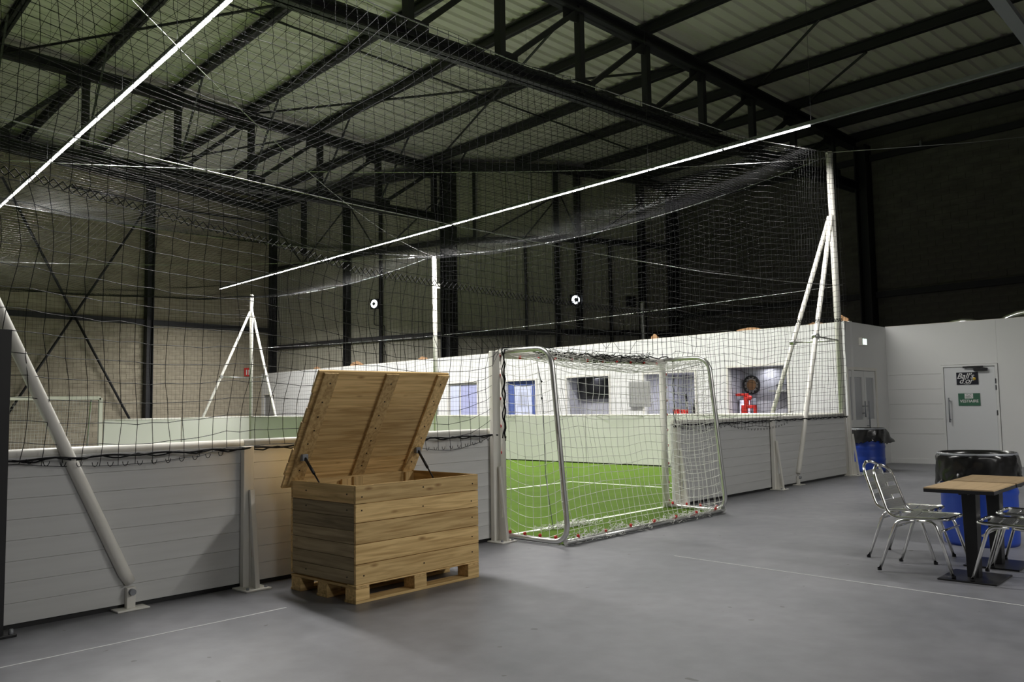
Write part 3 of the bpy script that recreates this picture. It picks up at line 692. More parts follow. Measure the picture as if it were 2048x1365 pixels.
# ============================================================ BOARDS AROUND THE PITCH
HB = 1.07
def board(label, a, b, planks, m, grp=None, rail=True, side=1):
    A = Vector((*a, 0)); B = Vector((*b, 0)); M_ = (A+B)/2; t = thing('pitch_board', label, 'board', tuple(M_), 0, grp)
    d = (B-A).normalized(); L = (B-A).length; n = Vector((-d.y, d.x, 0))*.035; z0 = .035; h = (HB-z0)/planks
    for k in range(planks):
        za = z0+h*k+.0006; zb = z0+h*(k+1)-.0006
        mb = MB().prism([-d*L/2-n, d*L/2-n, d*L/2+n, -d*L/2+n], (0, 0, zb-za))
        obj('plank' if planks > 1 else 'board_sheet', mb, m, t, loc=(0, 0, za), bevel=.0015, seg=1)
    obj('board_foot', MB().prism([-d*L/2-n*.4, d*L/2-n*.4, d*L/2+n*.4, -d*L/2+n*.4], (0, 0, .034)), BLACK, t)
    if rail: obj('top_rail', MB().tube([-d*L/2+Vector((0, 0, HB+.02)), d*L/2+Vector((0, 0, HB+.02))], .032, 10), WHITE, t)
    return t
NL = ['white ribbed pitch board at far left, behind the slanted white brace', 'white ribbed pitch board behind the wooden box, left of the goal', 'white ribbed pitch board just right of the goal', 'white ribbed pitch board ending at the tall corner pole']
for (x0, x1), l_ in zip(((.5, 3.4385), (3.4415, 6.2), (9.62, 12.3585), (12.3615, 15.31)), NL): board(l_, (x0, .04), (x1, .04), 8, BOARD)
for k in range(7):
    y0 = .13+2.9*k
    board('smooth white end board on the right side of the pitch, %s' % ['at the tall corner pole', 'second from the corner pole', 'third from the corner pole', 'fourth from the corner pole', 'fifth from the corner pole', 'sixth from the corner pole', 'at the far corner'][k], (15.4, y0), (15.4, min(y0+2.88, 20.32)), 1, BOARDIN)
board('smooth white far board between far goal and far corner, goal half', (10.5, 20.4), (12.9, 20.4), 1, BOARDIN)
board('smooth white far board between far goal and far corner, corner half', (12.95, 20.4), (15.32, 20.4), 1, BOARDIN)
board('smooth white far board on the far left side of the far goal', (.45, 20.4), (5.3, 20.4), 1, BOARDIN)
board('smooth white board along the left side of the pitch', (.38, .1), (.38, 20.38), 1, BOARDIN)

def bpost(label, x, h=HB, wedge=True, wd=.085):
    t = thing('board_post', label, 'post', (x, -.01, 0))
    obj('upright', MB().box(-wd/2, wd/2, -.05, .0, 0, h)  , WHITE, t, bevel=.004)
    obj('base_plate', MB().box(-.1, .11, -.2, .012, 0, .014), WHITE, t, bevel=.004)
    for bx_ in (-.07, .08): obj('bolt', MB().lathe([(0, .03), (.012, .03), (.012, .014), (.012, 0)], c=(bx_, -.165, 0), n=8), GREY, t)
    if wedge:
        mb = MB(); X = wd*.12
        mb.beam((X, -.07, .01), (X, -.07, .72), .012, .03, up=(0, 1, 0))
        mb.prism([(X-.018, -.15, .014), (X-.018, -.17, .014), (X-.018, -.085, .74), (X-.018, -.06, .74)], (.036, 0, 0))
        mb.prism([(X-.004, -.05, .014), (X-.004, -.155, .014), (X-.004, -.13, .24), (X-.004, -.05, .24)], (.008, 0, 0))
        mb.prism([(X-.004, -.05, .50), (X-.004, -.10, .50), (X-.004, -.085, .68), (X-.004, -.05, .68)], (.008, 0, 0))
        obj('wedge_bracket', mb, WHITE, t)
    return t
bpost('white board post with wedge foot left of the wooden box', 3.44)
bpost('tall white post with wedge foot at left edge of the goal', 6.19, 1.9, wd=.11)
bpost('white board post with wedge foot right behind the goal net', 9.60)
bpost('white board post with wedge foot in the middle of the right boards', 12.36)
bpost('white board post with wedge foot at the near right corner', 15.42)

# ============================================================ NET POLES WITH BRACES
def corner_pole(label, x, y, sx, sy, lean=0, zt=5.9):
    t = thing('corner_pole', label, 'pole', (x, y, 0))
    P = lambda z: (lean*z, 0, z)
    obj('pole', MB().tube([P(0), P(zt)], .06, 14), WHITE, t)
    obj('pole_foot', MB().box(-.13, .13, -.13, .13, 0, .015), WHITE, t)
    obj('pole_cap', MB().lathe([(0, .02), (.05, .015), (.065, 0), (.065, -.05)], c=P(zt), n=14), WHITE, t)
    f1 = (2.15*sx, -.07*sy, .16); f2 = (.12, 1.75*sy, .16) if sx < 0 else (-.12, 1.75*sy, .16)
    for f, dx in ((f1, .05*sx), (f2, 0)):
        top = (P(4.72)[0]+dx, .05*sy if f is f2 else 0, 4.72)
        br = obj('brace', MB().tube([Vector(f)+Vector((0, 0, .02)), Vector(f).lerp(Vector(top), .02), top], [.036, .042, .042], 12), WHITE, t)
        obj('brace_foot', MB().box(f[0]-.11, f[0]+.11, f[1]-.07, f[1]+.07, 0, .012).box(f[0]-.03, f[0]+.03, f[1]-.02, f[1]+.02, 0, .15), WHITE, br, bevel=.004)
        obj('pivot_bolt', MB().tube([(f[0], f[1]-.05, .12), (f[0], f[1]+.05, .12)], .022, 10), GREY, br)
        fr = (2.45-.16)/(4.72-.16); j = Vector(f).lerp(Vector(top), fr)
        obj('strut', MB().tube([j, (P(j.z)[0], 0, j.z-.02)], .016, 8), ALU, br)
        obj('strut_joint', MB().tube([j-Vector((0, .05, 0)), j+Vector((0, .05, 0))], .055, 10), ALU, br)
    return t
corner_pole('tall white net pole with two braces at the near right pitch corner', 15.38, .05, -1, 1, -.02)
corner_pole('tall white net pole beyond the left picture edge with its slanted brace', .42, .05, 1, 1)
corner_pole('white net pole with two braces at the far pitch corner', 15.4, 20.4, -1, -1, 0, 5.3)
for x, l_ in ((15.42, 'white net pole standing midway along the right side of the pitch'), (.36, 'white net pole midway along the left side, outside the picture')):
    if x > 1:
        t = thing('net_pole', l_, 'pole', (x, 11, 0)); obj('pole', MB().tube([(-.0, 0, 0), (-.02, 0, 5.42)], .06, 14), WHITE, t); obj('pole_clamp', MB().box(-.02, .14, -.05, .05, 4.55, 4.68), WHITE, t)

# ============================================================ NETS
def interp(x, xs_, zs_): return np.interp(x, xs_, zs_)
TWX = [.42, 1.5, 3.2, 4.8, 6.7, 8.57, 11.7, 13.9, 14.84, 15.3]; TWZ = [5.9, 5.5, 5.1, 5.0, 5.04, 5.18, 5.36, 5.66, 5.8, 5.88]
def top_near(x): return interp(x, TWX, TWZ)
SX = [.42, 1.94, 2.27, 2.97, 3.3, 3.74, 4.43, 5.49, 6.71, 8.45, 12, 15.3]; SZ = [2.95, 2.82, 2.78, 2.69, 2.66, 2.62, 2.50, 2.47, 2.44, 2.43, 2.5, 2.75]
def seam(x): return interp(x, SX, SZ)
def fest(x):
    f = np.zeros_like(x)
    for a, b, d_ in ((1.9, 3.3, .05), (4.75, 6.1, .085), (9.6, 10.9, .07), (10.9, 12.9, .11)):
        m_ = (x > a) & (x < b); f[m_] = np.maximum(f[m_], d_*np.sin((x[m_]-a)/(b-a)*np.pi)**.6)
    return f
def grid_segments(X, valid):
    """X: (n,m,3); valid (n,m) -> segments between neighbouring valid nodes"""
    P = []; Qq = []
    v = valid[:-1] & valid[1:]; P.append(X[:-1][v]); Qq.append(X[1:][v])
    v = valid[:, :-1] & valid[:, 1:]; P.append(X[:, :-1][v]); Qq.append(X[:, 1:][v])
    return np.concatenate(P), np.concatenate(Qq)
def smooth_noise(n, m, s, amp):
    a = np.random.randn(n//s+3, m//s+3); xi = np.arange(n)/s; yi = np.arange(m)/s
    x0 = xi.astype(int); y0 = yi.astype(int); fx = (xi-x0)[:, None]; fy = (yi-y0)[None]
    fx = fx*fx*(3-2*fx); fy = fy*fy*(3-2*fy)
    return amp*((a[x0][:, y0]*(1-fx)+a[x0+1][:, y0]*fx)*(1-fy)+(a[x0][:, y0+1]*(1-fx)+a[x0+1][:, y0+1]*fx)*fy)
cell = .118
# --- near net
n, m = int(14.9/cell), 46
xs_ = np.linspace(.44, 15.34, n)
nn = thing('safety_net', 'black square-mesh net hanging in front along the near side', 'net', (7.9, 0, 1.1)); oo = np.array([-7.9, 0, -1.1])
g = np.zeros((n, m, 3)); val = np.ones((n, m), bool)
nlow = 14
for i, x in enumerate(xs_):
    zb = HB-.01-fest(np.array([x]))[0]; zs_ = float(seam(x)); zt = float(top_near(x))
    low = np.linspace(zb, zs_, nlow); hi = np.linspace(zs_+.09, zt, m-nlow)
    g[i, :, 0] = x; g[i, :, 2] = np.concatenate([low, hi])
ny = smooth_noise(n, m, 9, .045); g[:, :, 1] = -.04+ny*.6-.05*np.sin(np.linspace(0, np.pi, m))[None]
g[:, :, 0] += smooth_noise(n, m, 5, .022)+np.random.randn(n, m)*.004
g[:, :, 2] += smooth_noise(n, m, 6, .02)+np.random.randn(n, m)*.004
g[:, :nlow, 0] += .035*np.sin(np.arange(nlow)*.75)[None]*np.sin(xs_*1.1)[:, None]
# net pulled tight against the goal opening (left side) and gathered
gx = g[:, :, 0]; gz = g[:, :, 2]
def pull(x0, xe, zlim):
    t_ = np.clip((gx-x0)/(xe-x0), 0, 1); lowm = gz < zlim
    gz[:] = np.where(lowm & (t_ > 0) & (t_ < 1), gz+.32*t_**2*(1-(gz-1.0)/(zlim-1.0)).clip(0, 1)*(gz-1.0)/.6, gz)
    gx[:] = np.where(lowm & (t_ > 0) & (gx < xe), x0+(xe-x0)*(1-(1-t_)**1.5), gx)
pull(5.2, 6.27, 2.0)
t_ = np.clip((10.4-gx)/(10.4-9.5), 0, 1); mk = (gz < 2.0) & (gx > 9.5) & (gx < 10.4)
gx[:] = np.where(mk, 10.4-(.9)*(1-(1-t_)**1.4), gx)
hole = (gx > 6.28) & (gx < 9.49) & (gz < 1.9)
# nodes just above the goal rest on its crossbar
ab = (gx > 6.2) & (gx < 9.5) & (gz < 2.1) & ~hole; gz[ab] = 1.93+(gz[ab]-1.93)*.4
val &= ~hole
P_, Q_ = grid_segments(g+oo, val); 
segs_mesh('net_mesh', P_, Q_, .0027, NETB, nn)['kind'] = 'stuff'
# seam: double zigzag
sx = np.arange(.5, 15.3, .058); sz = seam(sx)+.045; zz = np.where(np.arange(len(sx)) % 2, .03, -.03)
A1 = np.stack([sx, np.full_like(sx, -.05), sz+zz], 1)+oo; A2 = np.stack([sx, np.full_like(sx, -.055), sz-zz], 1)+oo
segs_mesh('net_seam', np.concatenate([A1[:-1], A2[:-1]]), np.concatenate([A1[1:], A2[1:]]), .0042, NETB, nn)['kind'] = 'stuff'
# border rope along the rail with lashings
rp = []
def rope(pts, r, name='border_rope', m_=NETB, parent=None, o_=None):
    pts = np.array(pts, float)+(o_ if o_ is not None else 0)
    return obj(name, MB().tube([tuple(p) for p in pts], r, 6), m_, parent)
for a, b in ((.5, 6.25), (9.5, 15.34)):
    x = np.arange(a, b, .06); rope(np.stack([x, -.055+.012*np.sin(x*31), HB-.015-.006*np.cos(x*17)], 1), .008, parent=nn, o_=oo)
    rope(np.stack([x, -.05+.02*np.sin(x*44), HB-.022-.012*np.cos(x*23)], 1), .006, parent=nn, o_=oo)
z = np.arange(HB-.05, 1.93, .05)
rope(np.stack([6.30+.012*np.sin(z*40), np.full_like(z, -.07), z], 1), .008, parent=nn, o_=oo); rope(np.stack([6.29+.02*np.sin(z*28+1), np.full_like(z, -.06), z], 1), .006, parent=nn, o_=oo)
rope(np.stack([9.53+.015*np.sin(z*35), np.full_like(z, -.05), z], 1), .007, parent=nn, o_=oo)
x = np.arange(6.3, 9.53, .05); rope(np.stack([x, -.05+.02*np.sin(x*30), 1.93+.015*np.sin(x*19)-.02*np.sin((x-6.3)/3.2*np.pi)], 1), .007, parent=nn, o_=oo)
# gathered folds on the crossbar
Pk = []; Qk = []
for k in range(420):
    x0 = random.uniform(6.9, 9.0); y0 = random.uniform(-.12, .02); z0 = 1.91+random.uniform(-.05, .05)-.03*math.sin((x0-6.9)/2.1*math.pi); Pk.append((x0, y0, z0)); Qk.append((x0+random.uniform(-.12, .12), y0+random.uniform(-.05, .05), z0+random.uniform(-.035, .035)))
segs_mesh('gathered_net', np.array(Pk)+oo, np.array(Qk)+oo, .003, NETB, nn)['kind'] = 'stuff'
# loops hanging under the rail
Pk = []; Qk = []
for a, b, dp in ((1.9, 3.3, .05), (4.75, 6.1, .085), (9.6, 10.9, .07), (10.9, 12.9, .11)):
    x = a
    while x < b:
        zz_ = HB-.01-dp*math.sin((x-a)/(b-a)*math.pi)**.6
        for k in range(6):
            t0 = k/6*math.pi; t1 = (k+1)/6*math.pi
            Pk.append((x-.018*math.cos(t0), -.07, zz_-.03*math.sin(t0))); Qk.append((x-.018*math.cos(t1), -.07, zz_-.03*math.sin(t1)))
        x += .1
segs_mesh('net_loops', np.array(Pk)+oo, np.array(Qk)+oo, .0028, NETB, nn)['kind'] = 'stuff'
rope([(6.28, -.1, HB-.03), (6.27, -.1, HB-.08)], .004, 'rope_end', parent=nn, o_=oo)

# --- roof net
def zw(x, e, s): return e-s*(1-((x-7.9)/7.5)**2)
def roofz(x, y):
    z0 = top_near(x); z1 = zw(x, 5.42, .35); z2 = zw(x, 5.2, .35)
    t = np.clip(y/11, 0, 1); t2 = np.clip((y-11)/9.4, 0, 1)
    za = z0*(1-t)+z1*t-(.42+.15*(1-((x-7.9)/7.5)**2))*4*t*(1-t)
    zb = z1*(1-t2)+z2*t2-(.28+.2*(1-((x-7.9)/7.5)**2))*4*t2*(1-t2)
    return np.where(y < 11, za, zb)
n, m = 122, 168
X, Y = np.meshgrid(np.linspace(.44, 15.38, n), np.linspace(0, 20.4, m), indexing='ij')
Z = roofz(X, Y)+smooth_noise(n, m, 8, .03)
X = X+smooth_noise(n, m, 7, .03); Y = Y+smooth_noise(n, m, 7, .03)*(np.sin(np.linspace(0, np.pi, m))[None] > .02)
rn = thing('roof_net', 'black mesh net stretched as a sagging roof over the pitch', 'net', (7.9, 10.2, 5.2)); oo2 = np.array([-7.9, -10.2, -5.2])
P_, Q_ = grid_segments(np.stack([X, Y, Z], 2)+oo2, np.ones((n, m), bool)); segs_mesh('net_mesh', P_, Q_, .0022, NETB, rn)['kind'] = 'stuff'
# --- right side net (x=15.4) and far net (y=20.4)
def side_net(label, f, L, n, m, zt, o_, r=.0024):
    t = thing('safety_net', label, 'net', tuple(o_)); S = np.linspace(0, L, n)
    G = np.zeros((n, m, 3))
    for i, s in enumerate(S):
        x, y = f(s); G[i, :, 0] = x; G[i, :, 1] = y; G[i, :, 2] = np.linspace(HB, zt(x, y), m)
    G[:, :, 0] += smooth_noise(n, m, 7, .025); G[:, :, 1] += smooth_noise(n, m, 7, .025); G[:, :, 2] += smooth_noise(n, m, 6, .02)
    P, Qv = grid_segments(G-np.array(o_), np.ones((n, m), bool)); segs_mesh('net_mesh', P, Qv, r, NETB, t)['kind'] = 'stuff'
    return t
side_net('black mesh net hanging along the right end boards of the pitch', lambda s: (15.36, s), 20.4, 172, 34, lambda x, y: float(roofz(np.array(x), np.array(y))), (15.4, 10.2, 1.1))
side_net('black mesh net hanging across the far side of the pitch', lambda s: (.44+s, 20.36), 14.92, 124, 32, lambda x, y: float(roofz(np.array(x), np.array(y))), (7.9, 20.4, 1.1))
side_net('black mesh net hanging along the left end boards of the pitch', lambda s: (.44, s), 20.4, 130, 26, lambda x, y: float(roofz(np.array(x), np.array(y))), (.4, 10.2, 1.1))

# --- cables
def cable(label, pts, r=.005, m_=CABLE):
    c = Vector(pts[len(pts)//2]); o = obj('cable', MB().tube([Vector(p)-c for p in pts], r, 6), m_, None, loc=c); tag(o, label, 'cable'); return o
xx = np.linspace(.42, 15.32, 40)
cable('steel cable carrying the top edge of the near net', [(x, -.02, float(top_near(x))+.012) for x in xx], .006)
cable('steel cable running across the near net at mid height', [(x, -.07, float(interp(x, [.42, 1.7, 2.8, 4.4, 7.7, 10.4, 13, 15.09, 15.3], [3.35, 3.21, 3.15, 3.11, 3.10, 3.15, 3.27, 3.41, 3.43]))) for x in xx], .0045)
cable('steel cable along the right end net at mid height', [(15.38, y, 3.43-.18*math.sin(min(y, 20)/20*math.pi)) for y in np.linspace(.1, 20.3, 24)], .0045)
cable('steel cable along the top of the right end net', [(15.38, y, float(roofz(np.array(15.38), np.array(y)))+.02) for y in np.linspace(.1, 20.3, 40)], .005)
cable('steel cable across the pitch over the roof net from the mid-side pole', [(x, 11, float(zw(x, 5.42, .35))) for x in np.linspace(.4, 15.4, 24)], .005)
def diag(a, b, sag): return [tuple(np.array(a)*(1-t)+np.array(b)*t-np.array([0, 0, sag*4*t*(1-t)])) for t in np.linspace(0, 1, 24)]
cable('steel cable slanting over the roof net from mid-side pole to the near left corner', diag((15.4, 11, 5.42), (.42, 0, 5.9), .62), .006)
cable('steel cable slanting over the roof net from the near right corner pole', diag((15.3, .05, 5.8), (.42, 11, 5.4), .4), .006)
cable('steel cable slanting over the far half of the roof net', diag((15.4, 11, 5.42), (.42, 20.4, 5.3), .4), .006)
cable('stay cable from the corner pole top toward the upper right', [(15.26, .05, 5.9), (17.2, -1.8, 6.1), (20.6, -5.0, 6.6)], .006)

# ============================================================ GOALS
def clips(parent, pts):
    for p in pts:
        obj('net_clip', MB().lathe([(0, -.018), (.013, -.014), (.018, 0), (.013, .014), (0, .018)], c=p, n=8), RED, parent)
gl = thing('football_goal', 'portable goal with white posts and net in the near board opening', 'goal', (6.37, .05, 0))
W_, HG = 3.06, 1.88
prof = .045
for x in (0, W_):
    obj('goal_post', MB().tube([(x, 0, 0), (x, 0, HG)], prof, 16), WHITE, gl)
obj('crossbar', MB().tube([(-.045, 0, HG), (W_+.045, 0, HG)], prof, 16), WHITE, gl)
for x in (0, W_):
    path = bend([(x, 0, HG+.03), (x, -.68, HG+.03), (x, -.86, .035), (x, 0, .035)], .2, 8)
    obj('side_frame', MB().tube(path, .027, 12), ALU, gl)
obj('ground_bar', MB().tube([(0, -.82, .035), (W_, -.82, .035)], .027, 12), ALU, gl)
clips(gl, [(-.05, -.03, z) for z in (.06, .33, .6, .87, 1.14, 1.42, 1.66, 1.86)]+[(W_+.045, -.02, z) for z in (.1, .33, .57, .8, 1.0, 1.2, 1.38, 1.55, 1.72)])
clips(gl, [(x, -.05, HG-.03) for x in np.linspace(.25, W_-.2, 10)]+[(0, y, .075) for y in (-.1, -.3, -.5, -.7)]+[(W_, y, .075) for y in (-.1, -.3, -.5, -.72)]+[(x, -.82, .075) for x in np.linspace(.2, W_-.2, 7)])
# net: back, sides, roof
def yback(z): return -.66-.17*(1-z/HG)
G = []; ptsP = []; ptsQ = []
def addgrid(X, valid=None):
    P, Qv = grid_segments(X, np.ones(X.shape[:2], bool) if valid is None else valid); ptsP.append(P); ptsQ.append(Qv)
n, m = 31, 20
u, v = np.meshgrid(np.linspace(0, 1, n), np.linspace(0, 1, m), indexing='ij')
X = np.zeros((n, m, 3)); sag = np.sin(u*np.pi)*np.sin(v*np.pi)
X[..., 0] = u*W_+smooth_noise(n, m, 4, .035); X[..., 2] = .05+v*(HG-.03)+smooth_noise(n, m, 4, .03)*np.sin(v*np.pi)-.12*np.sin(u*np.pi)*(v**3)
X[..., 1] = yback(X[..., 2])+.06*sag+smooth_noise(n, m, 5, .02)
addgrid(X)
n2, m2 = 9, 20
for x in (0, W_):
    u, v = np.meshgrid(np.linspace(0, 1, n2), np.linspace(0, 1, m2), indexing='ij')
    X = np.zeros((n2, m2, 3)); z = .05+v*(HG-.03); X[..., 2] = z-.10*np.sin(u*np.pi)*(1-v*.4)+smooth_noise(n2, m2, 3, .015); X[..., 1] = u*yback(z); X[..., 0] = x+(.05 if x == 0 else -.05)*np.sin(u*np.pi)*np.sin(v*np.pi)+smooth_noise(n2, m2, 4, .012)
    addgrid(X)
n3, m3 = 31, 8
u, v = np.meshgrid(np.linspace(0, 1, n3), np.linspace(0, 1, m3), indexing='ij'); X = np.zeros((n3, m3, 3)); X[..., 0] = u*W_; X[..., 1] = -.66*v
X[..., 2] = HG-.0-.13*np.sin(v*np.pi)*np.sin(u*np.pi)**.5+smooth_noise(n3, m3, 3, .015)-.12*np.sin(u*np.pi)*v**2; addgrid(X)
segs_mesh('goal_net', np.concatenate(ptsP), np.concatenate(ptsQ), .0028, NETW, gl)['kind'] = 'stuff'
# slack net heaped along the ground bar and one clump on the goal line
Pk = []; Qk = []
for k in range(900):
    x0 = random.uniform(.05, W_-.05); y0 = -.80+random.gauss(0, .035); z0 = abs(random.gauss(.05, .03)); Pk.append((x0, y0, z0)); Qk.append((x0+random.uniform(-.07, .07), y0+random.uniform(-.04, .04), max(.015, z0+random.uniform(-.03, .03))))
for k in range(320):
    x0 = .95+random.gauss(0, .22); y0 = -.12+(x0-.95)*-.1+random.gauss(0, .03); z0 = abs(random.gauss(.03, .02)); Pk.append((x0, y0, z0+.01)); Qk.append((x0+random.uniform(-.08, .08), y0+random.uniform(-.03, .03), max(.02, z0+random.uniform(-.02, .03))))
segs_mesh('slack_net', np.array(Pk), np.array(Qk), .003, NETW, gl)['kind'] = 'stuff'
rope([(.0, -.62, 1.84), (.75, -.62, 1.77), (1.7, -.62, 1.70), (2.3, -.6, 1.72), (W_, -.55, 1.82)], .006, 'net_cord', NETW, gl)
rope([(W_, 0, .2), (W_+.1, -.1, .9), (W_+.16, -.1, 1.35)], .004, 'net_cord', NETW, gl)
obj('tie_cord', MB().tube([(.45, -.1, HG-.02), (.52, -.1, 1.6), (.55, -.1, 1.3), (.57, -.1, .6), (.68, -.1, .02)], .005, 6), GREY, gl)
for z_ in (1.6, 1.42): obj('cord_toggle', MB().lathe([(0, -.015), (.014, 0), (0, .015)], c=(.53, -.1, z_), n=8), BLACKP, gl)
# far goal
g2 = thing('football_goal', 'distant white-framed goal with net at the far side, far left', 'goal', (7.9, 20.4, 0))
for x in (-2.5, 2.5): obj('goal_post', MB().box(x-.05, x+.05, -.05, .05, 0, 1.76), WHITE, g2)
obj('crossbar', MB().box(-2.5, 2.5, -.05, .05, 1.71, 1.81), WHITE, g2)
for x in (-2.5, 2.5): obj('side_frame', MB().tube(bend([(x, 0, 1.76), (x*.985, .6, 1.76), (x*.98, .85, .05), (x, 0, .05)], .15), .03, 8), ALU, g2)
ptsP, ptsQ = [], []
n, m = 50, 20; u, v = np.meshgrid(np.linspace(0, 1, n), np.linspace(0, 1, m), indexing='ij'); X = np.zeros((n, m, 3)); X[..., 0] = -2.45+4.9*u; X[..., 2] = .03+1.7*v; X[..., 1] = .85-.25*v; addgrid(X)
segs_mesh('goal_net', ptsP[0], ptsQ[0], .004, NETW, g2)['kind'] = 'stuff'

# ============================================================ WOODEN BOX
bx, by = 3.63, -1.14; BW, BD, BH = 1.2, .8, .81
wb = thing('wooden_box', 'open pine storage box on a pallet base in front of the boards', 'box', (bx+.6, by+.4, 0))
def wloc(x, y, z): return (x-.6, y-.4, z)
def plank(name, x0, x1, y0, y1, z0, z1, m_, parent=None, bev=.003):
    c = ((x0+x1)/2, (y0+y1)/2, (z0+z1)/2)
    return obj(name, MB().box(x0-c[0], x1-c[0], y0-c[1], y1-c[1], z0-c[2], z1-c[2]), m_, wb if parent is None else parent, loc=wloc(*c), bevel=bev)
t_ = .022
SCREW = mat('screw', (.03, .025, .02), .4, .6)
def screw(x, y, z, ax, parent):
    mb = MB(); n = 8; r = .006
    if ax == 'y': mb.tube([(x-.6, y-.4, z), (x-.6, y-.4-.002, z)], r, n)
    else: mb.tube([(x-.6, y-.4, z), (x-.6-.002, y-.4, z)], r, n)
    # screws sit on planks: keep them in the plank's own frame
    mb.v = [tuple(Vector(p)-Vector(parent.location)) for p in mb.v]
    obj('screw', mb, SCREW, parent)
fz = [.128, .267, .404, .551, .682, .81]
for k in range(5):
    p = plank('front_plank', .0, BW, 0, t_, fz[k]+.002, fz[k+1]-.002, W1)
    zc = (fz[k]+fz[k+1])/2
    for x in (.06, .62, 1.13):
        if k in (0, 3, 4) or x == 1.13: screw(x+random.uniform(-.01, .01), 0, zc+random.uniform(-.02, .02), 'y', p)
    plank('back_plank', .0, BW, BD-t_, BD, fz[k]+.002, fz[k+1]-.002, W1)
sz_ = [.128, .22, .312, .405, .497, .59, .682, .81]
for k in range(7):
    m_ = W1Y if k == 6 else WOLD
    p = plank('side_plank', 0, t_, t_+.001, BD-t_-.001, sz_[k]+.0015, sz_[k+1]-.0015, m_)
    if k in (0, 5, 6):
        for y in (.1, .6): screw(0, y, (sz_[k]+sz_[k+1])/2, 'x', p)
    plank('side_plank', BW-t_, BW, t_+.001, BD-t_-.001, sz_[k]+.0015, sz_[k+1]-.0015, W1Y)
for x in (.03, .55, 1.09):
    plank('corner_batten', x, x+.09, BD-t_-.023, BD-t_-.001, .13, .80, W1Z); 
    if x != .55: plank('corner_batten', x, x+.08, t_+.001, t_+.023, .13, .78, W1Z)
plank('cleat', .42, .50, BD-.07, BD-.045, .70, .79, W1Z)
for k in range(5): plank('floor_plank', .025, BW-.025, .03+k*.15, .03+k*.15+.14, .118, .138, W1)
# pallet
for j, y in enumerate((0, .335, .67)):
    plank('stringer_board', 0, BW, y, y+.13, 0, .02, W1)
    for x in (0, .53, 1.08 if j != 9 else 0):
        plank('pallet_block', x, x+.12, y, y+.12, .0205, .1, W1)
for x in (0, .53, 1.08): plank('cross_board', x+.001, x+.119, .001, BD-.001, .1005, .1175, W1Y)
plank('edge_board', .0, BW, -.001, .1, .1176, .1278, W1)
# lid: hinged at the back top edge, raised
ang = math.atan2(1.64-.81, .82-.34)      # rise / forward run
lid = obj('lid', MB().box(-.65, .63, 0, 0.001, 0, 0.001), W1, wb, loc=(0, .42, .80)); lid.rotation_euler = (0, 0, 0)
ld = Vector((0, -math.cos(ang), math.sin(ang))); ln = Vector((0, math.sin(ang), math.cos(ang)))   # ln: outer side (up/back)
def lbox(x0, x1, s0, s1, n0, n1):
    vs = [Vector((x, 0, 0))+ld*s+ln*n_ for n_ in (n0, n1) for x, s in ((x0, s0), (x1, s0), (x1, s1), (x0, s1))]
    return MB().add(vs, [(0, 1, 2, 3), (7, 6, 5, 4), (0, 4, 5, 1), (1, 5, 6, 2), (2, 6, 7, 3), (3, 7, 4, 0)])
ls = [-.06, .055, .165, .285, .40, .515, .635, .765, .95]
for k in range(8):
    dx = random.uniform(-.008, .008)
    c = Vector((0, 0, 0))+ld*((ls[k]+ls[k+1])/2)
    mb = lbox(-.655+dx, .625+dx*.3, ls[k]+.0015-(ls[k]+ls[k+1])/2, ls[k+1]-.0015-(ls[k]+ls[k+1])/2, random.uniform(.0, .002), .022)
    obj('lid_plank', mb, W1, lid, loc=c, bevel=.002)
WL = W1Y
for x in (-.62, -.045, .49):
    bt = obj('lid_batten', lbox(x, x+.125, -.03, .94, -.022, -.0005), WL, lid, bevel=.003)
    for k in range(8):
        P = Vector((x+.06+random.uniform(-.012, .012), 0, 0))+ld*((ls[k]+ls[k+1])/2)-ln*.022
        obj('screw', MB().tube([P, P-ln*.002], .0065, 8), SCREW, lid)
for x in (-.57, .55):       # gas springs
    a = Vector((x, .42, .80))+ld*.235-ln*.05; b = Vector((x, .07, .80 if x < 0 else .755))
    sp = obj('gas_spring', MB().tube([a, a.lerp(b, .62)], .011, 10).tube([a.lerp(b, .6), b], .006, 8), BLACK, wb)
    obj('spring_bracket', MB().box(a.x-.025, a.x+.025, a.y-.006, a.y+.03, a.z-.02, a.z+.03), GREY, sp, bevel=.004)

# ============================================================ BLACK POST AT THE LEFT EDGE
bp = thing('steel_post', 'black steel post with bolted base plate at the left picture edge', 'post', (1.60, -.09, 0))
obj('post_body', MB().box(-.16, .16, -.05, -.03, 0, 1.87).box(-.16, .16, .03, .05, 0, 1.87).box(-.01, .01, -.03, .03, 0, 1.87).box(.14, .16, -.03, .03, 0, 1.87), BLACK, bp, bevel=.003)
obj('base_plate', MB().box(-.2, .22, -.1, .07, 0, .018), BLACK, bp, bevel=.004)
for x in (-.17, .195): obj('bolt', MB().lathe([(0, .045), (.012, .045), (.016, .03), (.016, .018)], c=(x, -.07, 0), n=8), GREY, bp)

